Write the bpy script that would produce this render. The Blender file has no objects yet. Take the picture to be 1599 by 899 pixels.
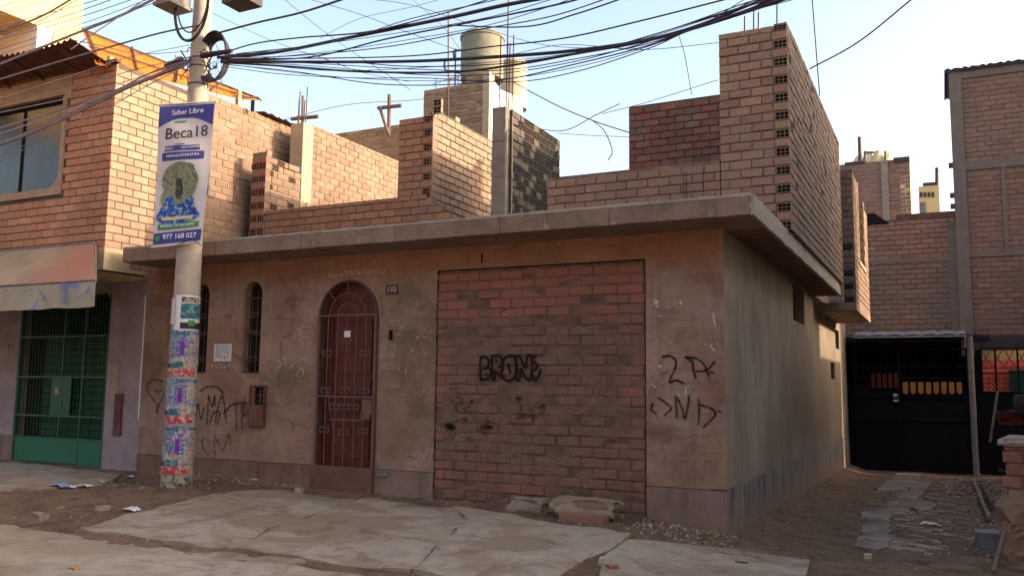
import bpy, math, random
from mathutils import Vector, Matrix, noise
from mathutils.geometry import tessellate_polygon, delaunay_2d_cdt
random.seed(7)
SC = bpy.context.scene
COL = SC.collection
# ------------------------------------------------------------------ camera
# surveyed from the vanishing points of the facade (x axis) and of the side wall (y axis)
F_PX, CX, CY = 1360.0, 799.5, 449.5
def _dir(v):
    return Vector((v[0]-CX, -(v[1]-CY), -F_PX)).normalized()
_X = -_dir((-1960, 573)); _Y = _dir((1480, 614))
_Y = (_Y - _X*(_X.dot(_Y))*.5).normalized(); _X = (_X - _Y*(_Y.dot(_X))).normalized(); _Z = _X.cross(_Y)
RCAM = Matrix((_X, _Y, _Z))
CAM = Vector((1.8, -8.005, 1.35))
cam_data = bpy.data.cameras.new('camera'); cam = bpy.data.objects.new('camera', cam_data); COL.objects.link(cam)
cam_data.sensor_fit = 'HORIZONTAL'; cam_data.sensor_width = 36; cam_data.lens = F_PX/1599*36
cam_data.clip_start = .05; cam_data.clip_end = 2000
cam.matrix_world = Matrix.Translation(CAM) @ RCAM.to_4x4()
SC.camera = cam
# ------------------------------------------------------------------ light
SUN_EL, SUN_AZ = math.radians(17), math.radians(73)        # azimuth clockwise from +Y
w = bpy.data.worlds.new('World'); SC.world = w; w.use_nodes = True
nt = w.node_tree; nt.nodes.clear()
sky = nt.nodes.new('ShaderNodeTexSky'); sky.sky_type = 'NISHITA'; sky.sun_disc = False
sky.sun_elevation = SUN_EL; sky.sun_rotation = SUN_AZ; sky.air_density = 1.0; sky.dust_density = 4.0; sky.ozone_density = 0.35
bg = nt.nodes.new('ShaderNodeBackground'); bg.inputs[1].default_value = 0.15
wo = nt.nodes.new('ShaderNodeOutputWorld')
tint = nt.nodes.new('ShaderNodeMix'); tint.data_type = 'RGBA'; tint.blend_type = 'MULTIPLY'; tint.inputs[0].default_value = 1
tint.inputs[7].default_value = (1.03, .99, .99, 1)
nt.links.new(sky.outputs[0], tint.inputs[6]); nt.links.new(tint.outputs[2], bg.inputs[0]); nt.links.new(bg.outputs[0], wo.inputs[0])
sl = bpy.data.lights.new('sun', 'SUN'); sl.energy = 2.0; sl.angle = math.radians(.5); sl.color = (1, .75, .57)
so = bpy.data.objects.new('sun', sl); COL.objects.link(so)
sv = Vector((math.sin(SUN_AZ)*math.cos(SUN_EL), math.cos(SUN_AZ)*math.cos(SUN_EL), math.sin(SUN_EL)))
so.rotation_euler = sv.to_track_quat('Z', 'Y').to_euler()
SC.view_settings.view_transform = 'Standard'; SC.view_settings.look = 'None'
SC.view_settings.exposure = 1.85; SC.view_settings.gamma = 1.0
# ------------------------------------------------------------------ survey tool: where a sight line meets a known plane of the place
def P(px, py, x=None, y=None, z=None):
    r = RCAM @ Vector((px-CX, -(py-CY), -F_PX))
    if x is not None: t = (x-CAM.x)/r.x
    elif y is not None: t = (y-CAM.y)/r.y
    else: t = (z-CAM.z)/r.z
    return CAM + r*t
# ------------------------------------------------------------------ mesh builder
class MB:
    def __init__(s): s.v = []; s.f = []; s.m = []; s.sm = []
    def add(s, vs, fs, m=0, smooth=False):
        b = len(s.v); s.v += [tuple(v) for v in vs]
        for f in fs: s.f.append(tuple(i+b for i in f)); s.m.append(m); s.sm.append(smooth)
    def box(s, a, b, m=0):
        x0, y0, z0 = a; x1, y1, z1 = b
        s.add([(x0,y0,z0),(x1,y0,z0),(x1,y1,z0),(x0,y1,z0),(x0,y0,z1),(x1,y0,z1),(x1,y1,z1),(x0,y1,z1)],
              [(3,2,1,0),(4,5,6,7),(0,1,5,4),(1,2,6,5),(2,3,7,6),(3,0,4,7)], m)
    def hexa(s, p, m=0):      # 4 bottom + 4 top points
        s.add(p, [(3,2,1,0),(4,5,6,7),(0,1,5,4),(1,2,6,5),(2,3,7,6),(3,0,4,7)], m)
    def tube(s, pts, r, n=6, m=0, cap=True):
        pts = [Vector(p) for p in pts]; rr = r if isinstance(r, (list, tuple)) else [r]*len(pts)
        vs = []; up = Vector((0, 0, 1))
        for i, p in enumerate(pts):
            d = (pts[min(i+1, len(pts)-1)] - pts[max(i-1, 0)])
            if d.length < 1e-9: d = Vector((0, 0, 1))
            d.normalize()
            if i == 0:
                a = d.cross(up)
                if a.length < .1: a = d.cross(Vector((1, 0, 0)))
            else: a = a - d*a.dot(d)
            a.normalize(); b = d.cross(a)
            for k in range(n):
                t = 2*math.pi*k/n; vs.append(p + (a*math.cos(t) + b*math.sin(t))*rr[i])
        fs = []
        for i in range(len(pts)-1):
            for k in range(n):
                k2 = (k+1) % n; fs.append((i*n+k, i*n+k2, (i+1)*n+k2, (i+1)*n+k))
        s.add(vs, fs, m, True)
        if cap: s.add(vs[:n], [tuple(range(n))[::-1]], m); s.add(vs[-n:], [tuple(range(n))], m)
    def build(s, name, mats, parent=None):
        me = bpy.data.meshes.new(name); off = parent.matrix_world.translation if parent else Vector((0, 0, 0))
        root = None
        if parent: off = Vector(parent['org'])
        me.from_pydata([tuple(Vector(v)-off) for v in s.v], [], s.f)
        if not isinstance(mats, (list, tuple)): mats = [mats]
        for m in mats: me.materials.append(m)
        me.polygons.foreach_set('material_index', s.m); me.polygons.foreach_set('use_smooth', s.sm)
        me.update()
        o = bpy.data.objects.new(name, me); COL.objects.link(o)
        o['org'] = tuple(off)
        if parent: o.parent = parent
        return o
def tag(o, label=None, cat=None, group=None, kind=None):
    if label: o['label'] = label
    if cat: o['category'] = cat
    if group: o['group'] = group
    if kind: o['kind'] = kind
    return o
def thing(name, label, cat, loc=(0, 0, 0), group=None):
    o = bpy.data.objects.new(name, None); COL.objects.link(o); o.location = loc; o['org'] = tuple(loc)
    o.empty_display_size = .2
    return tag(o, label, cat, group)
# ------------------------------------------------------------------ materials
class N:
    def __init__(s, name, rough=.9, spec=.3):
        s.mat = bpy.data.materials.new(name); s.mat.use_nodes = True; s.t = s.mat.node_tree
        s.b = s.t.nodes['Principled BSDF']; s.b.inputs['Roughness'].default_value = rough
        s.b.inputs['Specular IOR Level'].default_value = spec
        s.pos = s.t.nodes.new('ShaderNodeNewGeometry').outputs['Position']
    def link(s, a, b): s.t.links.new(a, b)
    def _set(s, sock, v):
        if isinstance(v, bpy.types.NodeSocket): s.link(v, sock)
        elif isinstance(v, (tuple, list)) and len(v) == 3 and sock.type == 'RGBA': sock.default_value = (*v, 1)
        else: sock.default_value = v
    def math(s, op, a, b=0.0, c=0.0):
        n = s.t.nodes.new('ShaderNodeMath'); n.operation = op
        for i, v in enumerate((a, b, c)): s._set(n.inputs[i], v)
        return n.outputs[0]
    def mapv(s, scale=(1, 1, 1), loc=(0, 0, 0), v=None):
        n = s.t.nodes.new('ShaderNodeMapping'); s.link(v or s.pos, n.inputs[0]); n.inputs['Scale'].default_value = scale; n.inputs['Location'].default_value = loc
        return n.outputs[0]
    def noise(s, scale, detail=4, rough=.6, vec=None, dist=0.0):
        n = s.t.nodes.new('ShaderNodeTexNoise'); s.link(vec or s.pos, n.inputs['Vector'])
        n.inputs['Scale'].default_value = scale; n.inputs['Detail'].default_value = detail; n.inputs['Roughness'].default_value = rough; n.inputs['Distortion'].default_value = dist
        return n.outputs['Fac']
    def ramp(s, fac, stops, interp='LINEAR'):
        n = s.t.nodes.new('ShaderNodeValToRGB'); s._set(n.inputs[0], fac); cr = n.color_ramp; cr.interpolation = interp
        while len(cr.elements) < len(stops): cr.elements.new(.5)
        for e, (p, c) in zip(cr.elements, stops):
            e.position = p; e.color = (*c, 1) if isinstance(c, (tuple, list)) else (c, c, c, 1)
        return n.outputs[0]
    def mask(s, fac, a, b): return s.ramp(fac, [(a, 0.0), (b, 1.0)])
    def mix(s, f, a, b, mode='MIX'):
        n = s.t.nodes.new('ShaderNodeMix'); n.data_type = 'RGBA'; n.blend_type = mode
        s._set(n.inputs[0], f); s._set(n.inputs[6], a); s._set(n.inputs[7], b)
        return n.outputs[2]
    def island(s): return s.t.nodes.new('ShaderNodeNewGeometry').outputs['Random Per Island']
    def sep(s, v=None):
        n = s.t.nodes.new('ShaderNodeSeparateXYZ'); s.link(v or s.pos, n.inputs[0]); return n.outputs
    def rngmask(s, v, a, b):     # smooth 0..1 between a and b
        n = s.t.nodes.new('ShaderNodeMapRange'); s._set(n.inputs[0], v); n.inputs[1].default_value = a; n.inputs[2].default_value = b
        n.interpolation_type = 'SMOOTHSTEP'; return n.outputs[0]
    def bump(s, h, strength=.5, dist=.01):
        n = s.t.nodes.new('ShaderNodeBump'); n.inputs['Strength'].default_value = strength; n.inputs['Distance'].default_value = dist
        s.link(h, n.inputs['Height'])
        if s.b.inputs['Normal'].is_linked: s.link(s.b.inputs['Normal'].links[0].from_socket, n.inputs['Normal'])
        s.link(n.outputs[0], s.b.inputs['Normal'])
    def col(s, c): s._set(s.b.inputs['Base Color'], c); return s
    def rough(s, r): s._set(s.b.inputs['Roughness'], r)
def mat_plain(name, c, rough=.7, var=.25, scale=8, metal=0.0, bump=.1):
    n = N(name, rough); f = n.noise(scale, 5)
    n.col(n.mix(n.mask(f, .3, .7), tuple(x*(1-var) for x in c), tuple(min(1, x*(1+var)) for x in c)))
    n.b.inputs['Metallic'].default_value = metal
    if bump: n.bump(n.noise(scale*6, 4), bump, .005)
    return n.mat
def mat_brick(name, cols, dirt=(.16, .13, .11), dirt_lo=.55, dirt_hi=.8, bump=.5, dscale=1.3):
    n = N(name, .92); r = n.island()
    c = n.ramp(r, [(i/(len(cols)-1), k) for i, k in enumerate(cols)])
    c = n.mix(n.mask(n.noise(35, 4), .35, .75), c, n.mix(.5, c, (.10, .07, .06)))
    c = n.mix(n.mask(n.noise(dscale, 5, .65), dirt_lo, dirt_hi), c, dirt)
    c = n.mix(n.mask(n.noise(9, 5, .7), .56, .75), c, n.mix(.5, c, (.34, .29, .24)))
    c = n.mix(n.math('MULTIPLY', n.mask(n.noise(.55, 5, .6, dist=.4), .45, .68), .45), c, n.mix(.6, c, (.09, .065, .05)))
    n.col(c); n.bump(n.noise(60, 5, .7), bump, .006); n.bump(n.noise(14, 3), .3, .01)
    return n.mat
def mat_mortar(name, c, var=.3):
    n = N(name, .95)
    n.col(n.mix(n.mask(n.noise(5, 5), .3, .7), tuple(x*(1-var) for x in c), tuple(x*(1+var) for x in c)))
    n.bump(n.noise(90, 5, .7), .8, .008); return n.mat
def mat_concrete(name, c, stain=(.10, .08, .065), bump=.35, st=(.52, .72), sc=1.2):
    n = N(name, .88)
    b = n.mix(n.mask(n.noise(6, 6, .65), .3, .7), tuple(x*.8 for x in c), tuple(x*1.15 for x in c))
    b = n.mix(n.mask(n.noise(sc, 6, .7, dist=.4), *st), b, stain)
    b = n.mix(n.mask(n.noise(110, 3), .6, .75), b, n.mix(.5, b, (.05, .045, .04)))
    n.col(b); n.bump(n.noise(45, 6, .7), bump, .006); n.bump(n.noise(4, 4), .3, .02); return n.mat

M = {}
# facade stucco: reddish-brown render with olive-grey damp patches, reddish runs and grey repairs
def mk_stucco():
    n = N('stucco_brown', .93); X, Y, Z = n.sep()
    base = n.mix(n.mask(n.noise(1.1, 6, .66, dist=.8), .38, .6), (.25, .14, .095), (.40, .265, .195))
    base = n.mix(n.math('MULTIPLY', n.mask(n.noise(3.4, 7, .75, dist=.6), .46, .62), .7), base, (.31, .22, .165))
    base = n.mix(n.math('MULTIPLY', n.mask(n.noise(1.9, 7, .7, vec=n.mapv((1, 1, 1), (7, 2, 3)), dist=1.2), .56, .64), .55), base, (.13, .08, .052))
    # olive damp zones beside the door and at the far left end
    g1 = n.math('MULTIPLY', n.rngmask(X, -3.95, -3.5), n.rngmask(X, -2.8, -3.1))
    g1 = n.math('MULTIPLY', g1, n.math('MULTIPLY', n.rngmask(Z, .45, 1.1), n.rngmask(Z, 2.9, 2.3)))
    g2 = n.math('MULTIPLY', n.rngmask(X, -6.9, -7.2), n.math('MULTIPLY', n.rngmask(Z, 1.0, 1.4), n.rngmask(Z, 2.1, 1.8)))
    g3 = n.math('MULTIPLY', n.rngmask(X, -5.6, -5.2), n.math('MULTIPLY', n.rngmask(X, -4.6, -4.85), n.math('MULTIPLY', n.rngmask(Z, 1.0, 1.25), n.rngmask(Z, 1.7, 1.45))))
    g = n.math('MAXIMUM', g1, n.math('MAXIMUM', g2, g3))
    g = n.math('MULTIPLY', g, n.mask(n.noise(2.2, 6, .7, dist=.3), .3, .6))
    base = n.mix(n.math('MULTIPLY', g, .8), base, (.15, .115, .062))
    # red band under the eave, its colour lifted to offset the eave's shade
    rd = n.math('MULTIPLY', n.rngmask(Z, 2.35, 2.75), n.mask(n.noise(1.7, 5, .6), .35, .6))
    base = n.mix(n.math('MULTIPLY', rd, .75), base, (.42, .21, .135))
    pt = n.noise(.8, 7, .72, vec=n.mapv((1, 1, 1.3), (11, 0, 4)), dist=.5)
    base = n.mix(n.math('MULTIPLY', n.mask(pt, .575, .59), .45), base, (.36, .28, .22))
    tw = n.noise(1, 5, .65, vec=n.mapv((2.2, 2.2, 13), (2, 0, 0)), dist=1.6)
    base = n.mix(n.math('MULTIPLY', n.mask(tw, .5, .68), .35), base, (.14, .085, .058))
    vo = n.t.nodes.new('ShaderNodeTexVoronoi'); vo.feature = 'DISTANCE_TO_EDGE'; vo.inputs['Scale'].default_value = 1.3
    wv = n.t.nodes.new('ShaderNodeVectorMath'); wv.operation = 'ADD'; nn = n.t.nodes.new('ShaderNodeTexNoise'); nn.inputs['Scale'].default_value = 2.5; nn.inputs['Detail'].default_value = 5; n.link(n.pos, nn.inputs['Vector'])
    sc_ = n.t.nodes.new('ShaderNodeVectorMath'); sc_.operation = 'SCALE'; sc_.inputs['Scale'].default_value = .5; n.link(nn.outputs['Color'], sc_.inputs[0])
    n.link(n.pos, wv.inputs[0]); n.link(sc_.outputs[0], wv.inputs[1]); n.link(wv.outputs[0], vo.inputs['Vector'])
    ck = n.math('MULTIPLY', n.math('SUBTRACT', 1.0, n.mask(vo.outputs['Distance'], .001, .006)), n.mask(n.noise(1.1, 3), .5, .6))
    base = n.mix(n.math('MULTIPLY', ck, .7), base, (.06, .04, .03))
    # dust and splash near the ground
    lo = n.math('MULTIPLY', n.rngmask(Z, .75, .2), n.mask(n.noise(5, 5), .3, .7))
    base = n.mix(n.math('MULTIPLY', lo, .5), base, (.25, .17, .125))
    st = n.noise(1, 6, .7, vec=n.mapv((9, 9, .8)))
    base = n.mix(n.math('MULTIPLY', n.mask(st, .52, .72), .5), base, (.15, .10, .07))
    sp = n.noise(70, 3, .6)
    base = n.mix(n.math('MULTIPLY', n.mask(sp, .6, .72), .35), base, (.10, .07, .05))
    n.col(base); n.bump(n.noise(150, 4, .75), .5, .006); n.bump(n.noise(22, 6, .7), .7, .016); n.bump(n.noise(2.5, 5), .7, .06); n.bump(tw, .5, .012)
    return n.mat
M['stucco'] = mk_stucco()
def mk_side():
    n = N('render_side', .93); X, Y, Z = n.sep()
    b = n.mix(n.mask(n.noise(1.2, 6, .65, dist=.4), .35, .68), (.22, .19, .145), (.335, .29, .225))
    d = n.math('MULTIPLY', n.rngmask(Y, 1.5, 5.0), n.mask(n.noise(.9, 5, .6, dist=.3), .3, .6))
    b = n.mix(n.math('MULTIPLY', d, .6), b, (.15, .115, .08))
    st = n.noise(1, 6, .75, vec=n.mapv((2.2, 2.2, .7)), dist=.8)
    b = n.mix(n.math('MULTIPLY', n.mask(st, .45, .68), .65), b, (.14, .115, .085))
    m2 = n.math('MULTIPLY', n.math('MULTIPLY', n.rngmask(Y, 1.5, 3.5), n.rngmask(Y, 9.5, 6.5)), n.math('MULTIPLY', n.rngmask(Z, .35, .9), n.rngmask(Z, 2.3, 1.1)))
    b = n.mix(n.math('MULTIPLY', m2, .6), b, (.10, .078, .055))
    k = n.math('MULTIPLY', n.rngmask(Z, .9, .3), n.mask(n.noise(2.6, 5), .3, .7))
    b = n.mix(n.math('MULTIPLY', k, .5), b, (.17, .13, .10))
    n.col(b); n.bump(n.noise(90, 4, .7), .25, .004); n.bump(n.noise(14, 5), .35, .012); return n.mat
M['side'] = mk_side()
def mk_dado(name, c1, c2, blue):
    n = N(name, .9); X, Y, Z = n.sep()
    b = n.mix(n.mask(n.noise(2.5, 6, .65), .35, .65), c1, c2)
    b = n.mix(n.math('MULTIPLY', n.mask(n.noise(1, 6, .7, vec=n.mapv((7, 7, 1.2))), .48, .62), .75), b, blue)
    lo = n.math('MULTIPLY', n.rngmask(Z, .38, .05), .8)
    b = n.mix(lo, b, (.24, .175, .125))
    n.col(b); n.bump(n.noise(60, 5, .7), .3, .005); n.bump(n.noise(6, 5), .4, .02); return n.mat
M['dado_side'] = mk_dado('dado_grey_blue', (.17, .16, .145), (.235, .21, .18), (.05, .05, .05))
M['dado_front'] = mk_dado('dado_mauve', (.20, .135, .11), (.27, .185, .15), (.15, .10, .08))
M['dado_brown'] = mk_dado('dado_brown', (.18, .10, .07), (.24, .145, .105), (.12, .07, .05))
def mk_pave(name, c, dirt, sc):
    n = N(name, .92)
    b = n.mix(n.mask(n.noise(5, 7, .7), .3, .7), tuple(x*.78 for x in c), tuple(x*1.18 for x in c))
    d = n.noise(sc, 8, .66, vec=n.mapv((1, 1.7, 1)), dist=.7)
    b = n.mix(n.math('MULTIPLY', n.mask(d, .46, .56), .8), b, dirt)
    b = n.mix(n.math('MULTIPLY', n.mask(n.noise(3.3, 7, .7, dist=.5), .52, .62), .6), b, tuple(x*.62 for x in dirt))
    b = n.mix(n.mask(n.noise(120, 3), .6, .7), b, n.mix(.5, b, (.06, .05, .04)))
    vo = n.t.nodes.new('ShaderNodeTexVoronoi'); vo.feature = 'DISTANCE_TO_EDGE'; vo.inputs['Scale'].default_value = .6
    wv = n.t.nodes.new('ShaderNodeVectorMath'); wv.operation = 'ADD'; nn = n.t.nodes.new('ShaderNodeTexNoise'); nn.inputs['Scale'].default_value = 3; n.link(n.pos, nn.inputs['Vector'])
    sc_ = n.t.nodes.new('ShaderNodeVectorMath'); sc_.operation = 'SCALE'; sc_.inputs['Scale'].default_value = .35; n.link(nn.outputs['Color'], sc_.inputs[0])
    n.link(n.pos, wv.inputs[0]); n.link(sc_.outputs[0], wv.inputs[1]); n.link(wv.outputs[0], vo.inputs['Vector'])
    ck = n.math('MULTIPLY', n.math('SUBTRACT', 1.0, n.mask(vo.outputs['Distance'], .002, .008)), n.mask(n.noise(.8, 3), .5, .62))
    b = n.mix(n.math('MULTIPLY', ck, .6), b, (.05, .036, .026))
    n.col(b); n.bump(n.noise(50, 6, .75), .6, .008); n.bump(n.noise(4, 6, .7), .5, .03); return n.mat
def mk_slab():
    n = N('slab_concrete', .9); X, Y, Z = n.sep()
    b = n.mix(n.mask(n.noise(2.2, 7, .7, dist=.5), .4, .62), (.30, .21, .155), (.205, .145, .105))
    st = n.noise(1, 6, .7, vec=n.mapv((6, 6, .6)))
    b = n.mix(n.math('MULTIPLY', n.mask(st, .5, .68), .55), b, (.13, .09, .065))
    b = n.mix(n.mask(n.noise(1, 6, .7, vec=n.mapv((9, 9, 3), (5, 0, 0))), .62, .66), b, (.38, .31, .25))
    sm = n.math('LESS_THAN', n.math('ABSOLUTE', n.math('SUBTRACT', n.math('FRACT', n.math('ADD', n.math('MULTIPLY', X, .82), n.math('MULTIPLY', n.noise(.7, 2), .4))), .5)), .006)
    b = n.mix(n.math('MULTIPLY', sm, .6), b, (.08, .055, .04))
    b = n.mix(n.mask(n.noise(90, 4, .7), .58, .68), b, (.09, .065, .05))
    n.col(b); n.bump(n.noise(60, 6, .75), .7, .008); n.bump(n.noise(5, 6, .7), .8, .03); return n.mat
M['slab'] = mk_slab()
M['slab_edge'] = mat_concrete('slab_raw', (.35, .31, .26), (.17, .14, .11), bump=.7, sc=3)
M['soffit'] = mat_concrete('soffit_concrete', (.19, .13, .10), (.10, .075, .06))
M['column'] = mat_concrete('column_concrete', (.24, .21, .175), (.13, .12, .10), bump=.9, sc=3)
M['column_dull'] = mat_concrete('column_dull', (.17, .14, .12), (.11, .09, .075), bump=.9, sc=3)
M['column_tan'] = mat_concrete('column_tan', (.40, .32, .22), (.27, .21, .15), bump=.9, sc=3)
M['sidewalk'] = mk_pave('pavement_concrete', (.355, .295, .225), (.255, .18, .115), .9)
M['lane_slab'] = mk_pave('lane_concrete', (.27, .22, .175), (.18, .12, .08), 2.0)
M['road'] = mk_pave('road_concrete', (.39, .325, .245), (.30, .225, .145), .6)
M['bk_orange'] = mat_brick('brick_orange', [(.30, .16, .10), (.36, .20, .125), (.27, .15, .105), (.40, .23, .14)], (.22, .16, .12), .5, .75)
M['bk_tower'] = mat_brick('brick_tower', [(.36, .22, .145), (.42, .27, .175), (.33, .19, .13), (.45, .29, .19)], (.28, .21, .155), .5, .8)
M['bk_side'] = mat_brick('brick_tower_side', [(.22, .16, .125), (.29, .215, .165), (.18, .13, .10), (.25, .185, .145)], (.19, .155, .125), .42, .68, bump=.6)
M['bk_greydark'] = mat_brick('brick_grey_dark', [(.13, .12, .10), (.17, .155, .13), (.10, .09, .075), (.24, .16, .12)], (.10, .10, .085), .4, .65, bump=.9)
M['bk_dark'] = mat_brick('brick_maroon', [(.20, .075, .06), (.27, .095, .07), (.16, .08, .065), (.30, .13, .09)], (.15, .12, .10), .5, .75, dscale=2.5)
M['bk_tan'] = mat_brick('brick_tan_smooth', [(.38, .265, .18), (.44, .31, .21), (.34, .23, .15), (.41, .285, .195)], (.40, .30, .20), .6, .85, bump=.25)
M['bk_tan_old'] = mat_brick('brick_tan_old', [(.28, .19, .13), (.33, .225, .155), (.21, .14, .10), (.30, .205, .14)], (.20, .14, .09), .48, .72, bump=.5)
M['bk_pink'] = mat_brick('brick_pink', [(.52, .26, .16), (.58, .32, .20), (.46, .215, .135), (.55, .29, .18)], (.25, .17, .12), .6, .85, bump=.25)
M['bk_far'] = mat_brick('brick_far', [(.25, .135, .10), (.30, .17, .125), (.20, .11, .085), (.28, .16, .115)], (.20, .15, .12), .45, .7, bump=.9)
M['mortar_dark'] = mat_mortar('mortar_dark', (.10, .075, .055))
M['mortar'] = mat_mortar('mortar', (.19, .14, .105))
M['mortar_tan'] = mat_mortar('mortar_tan', (.30, .22, .145))
M['mortar_grey'] = mat_mortar('mortar_grey', (.14, .115, .095))
def mk_infill():
    n = N('brick_infill', .93); X, Y, Z = n.sep(); r = n.island()
    c = n.ramp(r, [(0, (.36, .155, .11)), (.3, (.43, .175, .12)), (.5, (.33, .155, .115)), (.7, (.39, .165, .115)), (.85, (.46, .17, .11)), (1, (.35, .17, .125))])
    # mortar smeared across the middle of the panel and most of the bottom
    h = n.rngmask(Z, 2.35, 1.85); e = n.math('MULTIPLY', n.rngmask(X, -3.1, -2.75), n.rngmask(X, -.72, -1.1))
    lowr = n.math('MULTIPLY', n.rngmask(Z, .75, .45), n.mask(n.noise(1.2, 3), .42, .6))
    s = n.math('MULTIPLY', h, n.math('ADD', n.math('MULTIPLY', e, .35), .42))
    s = n.math('SUBTRACT', s, n.math('MULTIPLY', lowr, .35))
    s = n.math('ADD', s, n.math('MULTIPLY', n.math('SUBTRACT', n.noise(2.4, 6, .68, dist=.4), .5), 1.5))
    s = n.math('ADD', s, n.math('MULTIPLY', n.math('SUBTRACT', n.math('FRACT', n.math('MULTIPLY', r, 7.13)), .5), .16))
    m = n.rngmask(s, .12, .75)
    sm = n.mix(n.mask(n.noise(4, 7, .75, dist=.5), .38, .62), (.20, .12, .088), (.29, .19, .14))
    sm = n.mix(n.math('MULTIPLY', n.mask(n.noise(30, 6, .8), .5, .64), .6), sm, (.085, .055, .042))
    c = n.mix(.15, c, (.34, .19, .14))
    c = n.mix(n.mask(n.noise(16, 5, .7), .55, .75), c, n.mix(.6, c, (.22, .15, .115)))
    c = n.mix(n.math('MULTIPLY', m, .88), c, sm)
    n.col(c); n.bump(n.noise(80, 6, .8), 1.0, .014); n.bump(n.noise(13, 7, .75), 1.0, .03); return n.mat
M['bk_infill'] = mk_infill()
M['mortar_infill'] = mat_mortar('mortar_infill', (.145, .095, .068), .45)
M['hole'] = mat_plain('brick_cell_shade', (.004, .003, .003), 1.0, bump=0)  # near-black colour stands in for the shade inside hollow bricks
M['adobe'] = mat_concrete('adobe_render', (.25, .155, .10), (.14, .085, .055), bump=1.0, sc=6)
M['crack'] = mat_plain('shadow_gap', (.03, .02, .015), .95, bump=0)
def mk_ground():
    n = N('dirt', .97); X, Y, Z = n.sep()
    b = n.mix(n.mask(n.noise(.9, 7, .65, dist=.3), .35, .65), (.195, .115, .064), (.32, .205, .12))
    b = n.mix(n.mask(n.noise(3.5, 7, .7, dist=.5), .45, .66), b, (.115, .068, .042))
    b = n.mix(n.mask(n.noise(14, 6, .7), .5, .7), b, (.30, .215, .14))
    b = n.mix(n.mask(n.noise(90, 3, .6), .62, .7), b, (.33, .27, .21))
    b = n.mix(n.mask(n.noise(60, 3, .6), .66, .72), b, (.07, .05, .035))
    n.col(b); n.bump(n.noise(8, 7, .75), .9, .06); n.bump(n.noise(60, 5, .75), 1.0, .018); return n.mat
M['dirt'] = mk_ground()
def mk_rust(name, c, rustc, lo=.45, hi=.7, rough=.75, metal=.1, sc=5):
    n = N(name, rough)
    b = n.mix(n.mask(n.noise(sc, 6, .7, dist=.3), lo, hi), c, rustc)
    n.col(b); n.b.inputs['Metallic'].default_value = metal; n.bump(n.noise(40, 4), .2, .004); return n.mat
M['door_metal'] = mk_rust('door_metal', (.105, .05, .042), (.16, .085, .06))
M['kick'] = mk_rust('kick_plate', (.14, .065, .045), (.19, .105, .075), .35, .65)
M['grille'] = mk_rust('grille_iron', (.15, .095, .085), (.19, .10, .07))
M['win_grille'] = mk_rust('window_iron', (.11, .07, .055), (.17, .11, .08))
def mk_wood(name, a, b, sx=(30, 30, 2), rough=.55):
    n = N(name, rough, .4)
    f = n.noise(1, 6, .7, vec=n.mapv(sx), dist=.4)
    n.col(n.mix(n.mask(f, .35, .65), a, b)); n.bump(f, .25, .005); return n.mat
M['door_wood'] = mk_wood('door_wood', (.085, .018, .012), (.15, .032, .02))
M['old_wood'] = mk_wood('old_wood', (.12, .085, .06), (.22, .16, .11), rough=.85)
M['rot_wood'] = mk_wood('purple_grey_wood', (.09, .06, .06), (.15, .10, .09), rough=.85)
M['green_paint'] = mk_rust('green_paint', (.014, .085, .042), (.06, .06, .03), .55, .75, .5)
M['green_panel'] = mk_rust('green_panel', (.018, .135, .072), (.12, .07, .04), .62, .72, .5, sc=3)
M['green_dark'] = mat_plain('green_shutter', (.012, .045, .022), .6)
M['lilac'] = mat_concrete('lilac_paint', (.34, .275, .30), (.235, .18, .185), st=(.45, .7), bump=.2, sc=1.6)
M['cream'] = mat_concrete('cream_render', (.62, .50, .30), (.46, .36, .22), st=(.5, .8), bump=.15)
M['cream_wall'] = mat_plain('cream_wall', (.70, .48, .23), .9, .08, 1.0)
M['lintel'] = mat_concrete('lintel', (.36, .27, .20), (.24, .17, .12))
M['glass_dark'] = None
g = N('window_glass', .22, .35); g.col(g.mix(g.mask(g.noise(1.3, 3), .35, .65), (.015, .022, .03), (.045, .06, .075))); M['glass_dark'] = g.mat
M['black_metal'] = mat_plain('black_metal', (.007, .006, .006), .95)
M['void2'] = mat_plain('dark_junk', (.05, .038, .03), .95, .4, 6)
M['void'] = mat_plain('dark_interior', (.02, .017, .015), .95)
M['dark_steel'] = mat_plain('dark_steel', (.05, .04, .038), .6)
M['rust_sheet'] = mk_rust('rusty_sheet', (.10, .045, .035), (.17, .085, .06), .4, .6)
M['orange'] = None
n = N('orange_sheet', .6)
f = n.noise(1, 4, .6, vec=n.mapv((1, 5, 1)))
n.col(n.mix(n.mask(f, .35, .65), (.50, .115, .006), (.62, .17, .010)))
n.b.inputs['Transmission Weight'].default_value = 0
M['orange'] = n.mat
def mk_awning(name, a, b, c, blue=False):
    n = N(name, .85); X, Y, Z = n.sep()
    k = n.mix(n.rngmask(n.math('ADD', X, n.math('MULTIPLY', n.noise(2, 4), .9)), -8.3, -7.2), a, b)
    k = n.mix(n.math('MULTIPLY', n.mask(n.noise(3, 6, .7), .45, .7), .6), k, c)
    if blue:
        f = n.noise(1, 4, .6, vec=n.mapv((3.2, 3, 2.2), (.7, 0, .2)))
        k = n.mix(n.math('MULTIPLY', n.mask(f, .56, .61), .75), k, (.10, .18, .42))
    n.col(k); n.bump(n.noise(5, 4), .4, .02); return n.mat
M['awning_top'] = mk_awning('awning_faded', (.36, .29, .20), (.36, .165, .115), (.22, .17, .125))
M['awning_val'] = mk_awning('awning_valance', (.36, .33, .25), (.36, .33, .25), (.24, .21, .16), True)
M['pole'] = mat_concrete('pole_concrete', (.42, .37, .31), (.27, .22, .18), bump=.5, st=(.5, .8))
M['cable'] = mat_plain('cable_rubber', (.042, .033, .045), .65, bump=0)
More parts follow.
